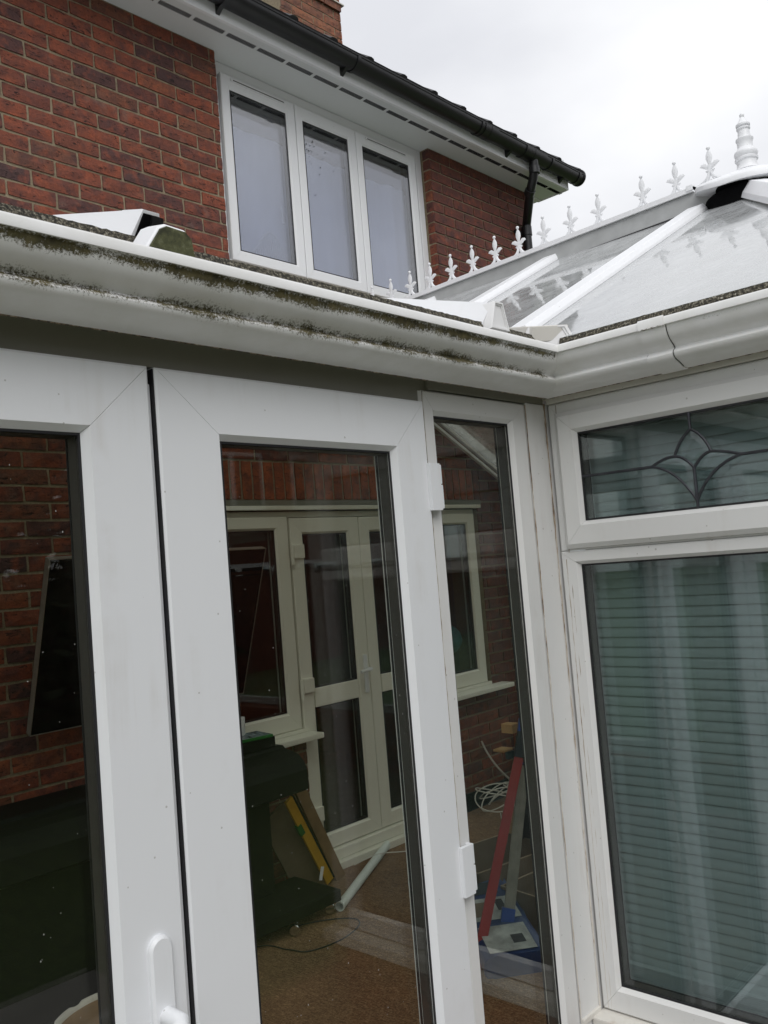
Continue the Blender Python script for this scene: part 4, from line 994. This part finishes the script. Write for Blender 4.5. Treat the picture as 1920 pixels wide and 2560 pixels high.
tag(MB().lathe([(.018, 0), (.021, .006), (.023, .085), (.020, .085), (.018, .01), (.001, .008)], (.575, 2.20, .951), 20).build('white_cup', 'upvc_house', None, True), 'small white cup standing on the green disc case', 'cup')
def plank(name, p0, p1, wdt, th, mat, label, cat, side=(1, 0, 0), nm2=None):
    p0, p1 = Vector(p0), Vector(p1); t = (p1-p0).normalized(); sd_ = Vector(side); sd_ = (sd_-t*sd_.dot(t)).normalized(); n = t.cross(sd_)
    rings = [[p+sd_*a+n*b2 for a, b2 in ((-wdt/2, -th/2), (wdt/2, -th/2), (wdt/2, th/2), (-wdt/2, th/2))] for p in (p0, p1)]
    return tag(MB().loft(rings).build(name, mat, None, bev=.002), label, cat)
lv = empty('spirit_level', 'yellow spirit level leaning beside the dark cabinet', 'spirit level', (.752, 2.10, .615))
dlv = Vector((1.09-.752, 2.215-2.10, Z0-.615))
def lvp(t0, t1, a0, a1, th, nm, mt):
    p0, p1 = dlv*t0, dlv*t1; t = dlv.normalized(); sd_ = Vector((1, 0, 0)); sd_ = (sd_-t*sd_.dot(t)).normalized(); n = t.cross(sd_)
    MB().loft([[p+sd_*a+n*b2 for a, b2 in ((a0, -th), (a1, -th), (a1, th), (a0, th))] for p in (p0, p1)]).build(nm, mt, lv)
lvp(0, .96, -.022, .024, .008, 'beam', 'yellow'); lvp(.26, .36, -.030, -.002, .012, 'vial_window', 'green'); lvp(0, .96, .0245, .034, .010, 'edge_rail', 'cabinet')
plank('brown_plank', (.845, 2.14, .67), (1.17, 2.23, Z0+.004), .062, .02, 'wood', 'brown timber plank leaning right of the yellow spirit level', 'plank')
plank('dull_board', (.70, 2.16, .56), (.99, 2.25, Z0+.004), .17, .012, 'card', 'dull brown board leaning behind the yellow spirit level', 'board')
plank('card_strip', (.885, 2.06, .20), (.905, 2.06, .26), .02, .002, 'upvc_house', 'small torn white card strip by the cabinet base', 'card')
# white tube
p0, p1 = Vector((.857, 1.905, Z0+.024)), Vector((1.650, 2.335, Z0+.024)); tt = (p1-p0).normalized()
MBt = MB(); L_ = (p1-p0).length; MBt.lathe([(.018, 0), (.0225, 0), (.0225, L_), (.018, L_), (.018, .0)], p0, 20, tt)
tag(MBt.build('white_tube', 'tube', None, True), 'white plastic tube lying on the brown carpet', 'tube')
def cable(name, pts, r_, mat, label, n=8):
    pts = [Vector(p) for p in pts]; out_ = []
    for i in range(len(pts)-1):
        a, b2, c2, d2 = pts[max(i-1, 0)], pts[i], pts[i+1], pts[min(i+2, len(pts)-1)]
        for j in range(n):
            t = j/n; out_.append(.5*((2*b2)+(c2-a)*t+(2*a-5*b2+4*c2-d2)*t*t+(3*b2-a-3*c2+d2)*t**3))
    out_.append(pts[-1]); return tag(MB().tube(out_, r_, 6).build(name, mat, None, True), label, 'cable')
zc = Z0+.004
cable('black_cable', [(.10, 2.0, zc), (.388, 1.937, zc), (.44, 1.80, zc), (.481, 1.705, zc), (.63, 1.67, zc), (.772, 1.702, zc), (.83, 1.76, zc), (.812, 1.822, zc), (.73, 1.90, zc), (.62, 1.96, zc)], .003, 'cable_black', 'thin black cable looping over the carpet before the cabinet')
pts = []
rg5 = random.Random(2)
for i in range(64):
    a = i/64*2*math.pi*5.2; rr = .17+.045*math.sin(i*.37)+rg5.uniform(-.015, .015)
    pts.append((2.60+rr*math.cos(a)*1.0, 2.20+rr*.62*math.sin(a), Z0+.02+.055*(1+math.sin(a+i*.09))+.0007*i))
cable('white_cable_coil', pts, .004, 'cable_white', 'loose coil of white cable on the carpet by the wall', 4)
cable('white_wall_cable', [(2.615, 2.34, .505), (2.66, 2.335, .42), (2.75, 2.32, .30), (2.89, 2.30, .175), (3.0, 2.2, zc)], .007, 'cable_white', 'thick white cable end curving down the brick wall')
cable('white_floor_cable', [(2.5, 2.15, zc), (2.2, 1.93, zc), (1.976, 1.895, zc), (1.85, 2.05, zc), (1.66, 2.20, zc), (1.45, 2.22, .135), (1.25, 2.20, .14)], .003, 'cable_white', 'thin white cable trailing along the door threshold')
# folding stand with red leg, aluminium leg and blue feet
st = empty('folding_stand', 'folding stand with red and aluminium legs, blue ends and dark back frame', 'folding stand', (1.3, 1.2, Z0))
def leg(nm, p0, p1, wd, th, mt):
    o_ = Vector((1.3, 1.2, Z0)); p0, p1 = Vector(p0)-o_, Vector(p1)-o_; t = (p1-p0).normalized(); vw = (Vector((-2.01, -1.25, 1.7))-Vector((1.3, 1.2, .5))).normalized()
    sd_ = t.cross(Vector((-.75, -.65, .1))).normalized(); n = t.cross(sd_)
    MB().loft([[p+sd_*a+n*b2 for a, b2 in ((-wd, -th), (wd, -th), (wd, th), (-wd, th))] for p in (p0, p1)]).build(nm, mt, st, bev=.002)
leg('red_leg', (.722, 1.0, Z0), (1.140, 1.0, .835), .020, .008, 'red')
leg('aluminium_leg', (.952, 1.0, .175), (1.172, 1.0, .79), .022, .012, 'alu'); leg('aluminium_rib', (.948, .986, .175), (1.168, .986, .79), .006, .004, 'alu')
leg('foot', (.930, .995, .165), (.966, .995, .255), .027, .017, 'blue')
leg('top_joint', (1.145, 1.0, .83), (1.190, 1.0, .93), .026, .02, 'navy'); leg('blue_cap', (1.192, 1.0, .925), (1.215, 1.0, .985), .028, .022, 'blue')
leg('blue_edge', (1.196, 1.01, .79), (1.206, 1.01, .90), .012, .01, 'blue')
leg('back_leg', (1.85, 1.54, Z0), (1.23, 1.03, .90), .034, .012, 'navy'); leg('back_leg', (2.05, 1.36, Z0), (1.25, 1.03, .90), .02, .01, 'navy')
leg('brace', (1.72, 1.42, .30), (2.0, 1.38, .33), .012, .006, 'navy'); leg('base_plate', (1.80, 1.56, Z0+.004), (2.0, 1.46, Z0+.004), .02, .004, 'navy')
leg('side_arm', (1.12, 1.05, .84), (1.18, 1.03, .84), .015, .01, 'navy')
MB().box((-.135, -.16, .835), (-.085, -.10, .875)).build('wooden_jaw', 'pale_wood', st, bev=.002); MB().box((-.195, -.15, .765), (-.13, -.09, .775)).build('wooden_shelf', 'pale_wood', st, bev=.002)
# bag, cardboard boxes
bg_ = empty('plaster_bag', 'open blue and white paper bag with torn top standing among cardboard boxes', 'bag', (.93, .98, Z0))
bA, bB = Vector((-.15, -.14, .045)), Vector((.20, .30, .15)); bt = (bB-bA).normalized(); bs = Vector((.76, -.62, 0)); bs = (bs-bt*bs.dot(bt)).normalized(); bn = bs.cross(bt)
if bn.z < 0: bn = -bn
rings = []; rgb = random.Random(8)
def bagp(t, a, h_=None):
    wv = .135*(1-.10*abs(t-.45)); th_ = .050*(1-.55*t)
    return wv, th_
for i in range(12):
    t = i/11; wv, th_ = bagp(t, 0); ring_ = []
    for j in range(20):
        a = 2*math.pi*j/20; ca, sa_ = math.cos(a), math.sin(a); jig = rgb.uniform(-.004, .004)
        ring_.append(bA+(bB-bA)*(t+(.03*math.sin(j*2.3) if i == 11 else 0)) + bs*(wv*math.copysign(abs(ca)**.5, ca)+jig) + bn*(th_*math.copysign(abs(sa_)**.6, sa_)+jig))
    rings.append(ring_)
MB().loft(rings).build('bag_body', 'bag_blue', bg_, True)
def patch(t0, t1, u0, u1, mt, nm, lift=.004):
    q = [bA+(bB-bA)*t + bs*u + bn*(bagp(t, 0)[1]+lift) for t, u in ((t0, u0), (t0, u1), (t1, u1), (t1, u0))]
    MB().loft([q, [p+bn*.001 for p in q]]).build(nm, mt, bg_)
patch(.02, .34, -.10, .09, 'bag_white', 'printed_panel'); patch(.42, .72, -.10, .10, 'bag_white', 'printed_panel'); patch(.10, .20, .01, .06, 'lead', 'printed_picture', .006)
patch(.47, .66, -.09, -.02, 'card', 'printed_picture', .006); patch(.78, .95, -.11, .06, 'navy', 'dark_print'); patch(.53, .68, .02, .055, 'lead', 'printed_picture', .006)
def cbox(name, x, y, rz, w_, d_, h_, label, flaps=True):
    e_ = empty(name, label, 'cardboard box', (x, y, Z0)); e_.rotation_euler = (0, 0, rz); t = .005
    for a, b2 in (((-w_, -d_), (w_, -d_+t)), ((-w_, d_-t), (w_, d_)), ((-w_, -d_), (-w_+t, d_)), ((w_-t, -d_), (w_, d_))): MB().box((*a, 0), (*b2, h_)).build('side', 'card', e_)
    for a, b2 in (((-w_, -d_-.001), (w_, -d_+t+.001)), ((-w_-.001, -d_), (-w_+t+.001, d_)), ((-w_, d_-t-.001), (w_, d_+.001))): MB().box((*a, h_), (*b2, h_+.003)).build('cut_edge', 'card_edge', e_)
    MB().box((-w_+t, -d_+t, .002), (w_-t, d_-t, .006)).build('base', 'card', e_); return e_
cbox('open_cardboard_box', 1.45, 1.42, R(-12), .25, .17, .185, 'open brown cardboard box behind the blue bag')
cbox('cardboard_box', 1.32, 1.03, R(-8), .20, .10, .17, 'brown cardboard box to the right of the blue bag')
# curved white-edged table top near the left door
tb_ = empty('round_stool', 'round brown stool with a raised chipped white rim close behind the left door', 'stool', (-.830, .862, .600))
MB().lathe([(.001, -.03), (.190, -.03), (.190, .0), (.001, .0)], (0, 0, 0), 40).build('seat', 'wood', tb_, True)
rgs = random.Random(31); rr_ = []
for j in range(90):
    a = 2*math.pi*j/90; ch_ = .004 if noise.noise(Vector((math.cos(a)*6, math.sin(a)*6, 3))) > .22 else 0
    rr_.append([Vector((q*math.cos(a), q*math.sin(a), z_-(ch_ if z_ > .005 else 0))) for q, z_ in ((.191, -.034), (.198, -.030), (.203-ch_, -.004), (.200-ch_, .012), (.191, .014), (.186, .006))])
rr_.append(rr_[0]); MB().loft(rr_, cap=False).build('rim', 'upvc_stained', tb_, True)
for k in range(3):
    a = k*2.1+.4; MB().tube([(.14*math.cos(a), .14*math.sin(a), -.03), (.19*math.cos(a), .19*math.sin(a), -.51)], .013, 10).build('leg', 'wood', tb_, True)
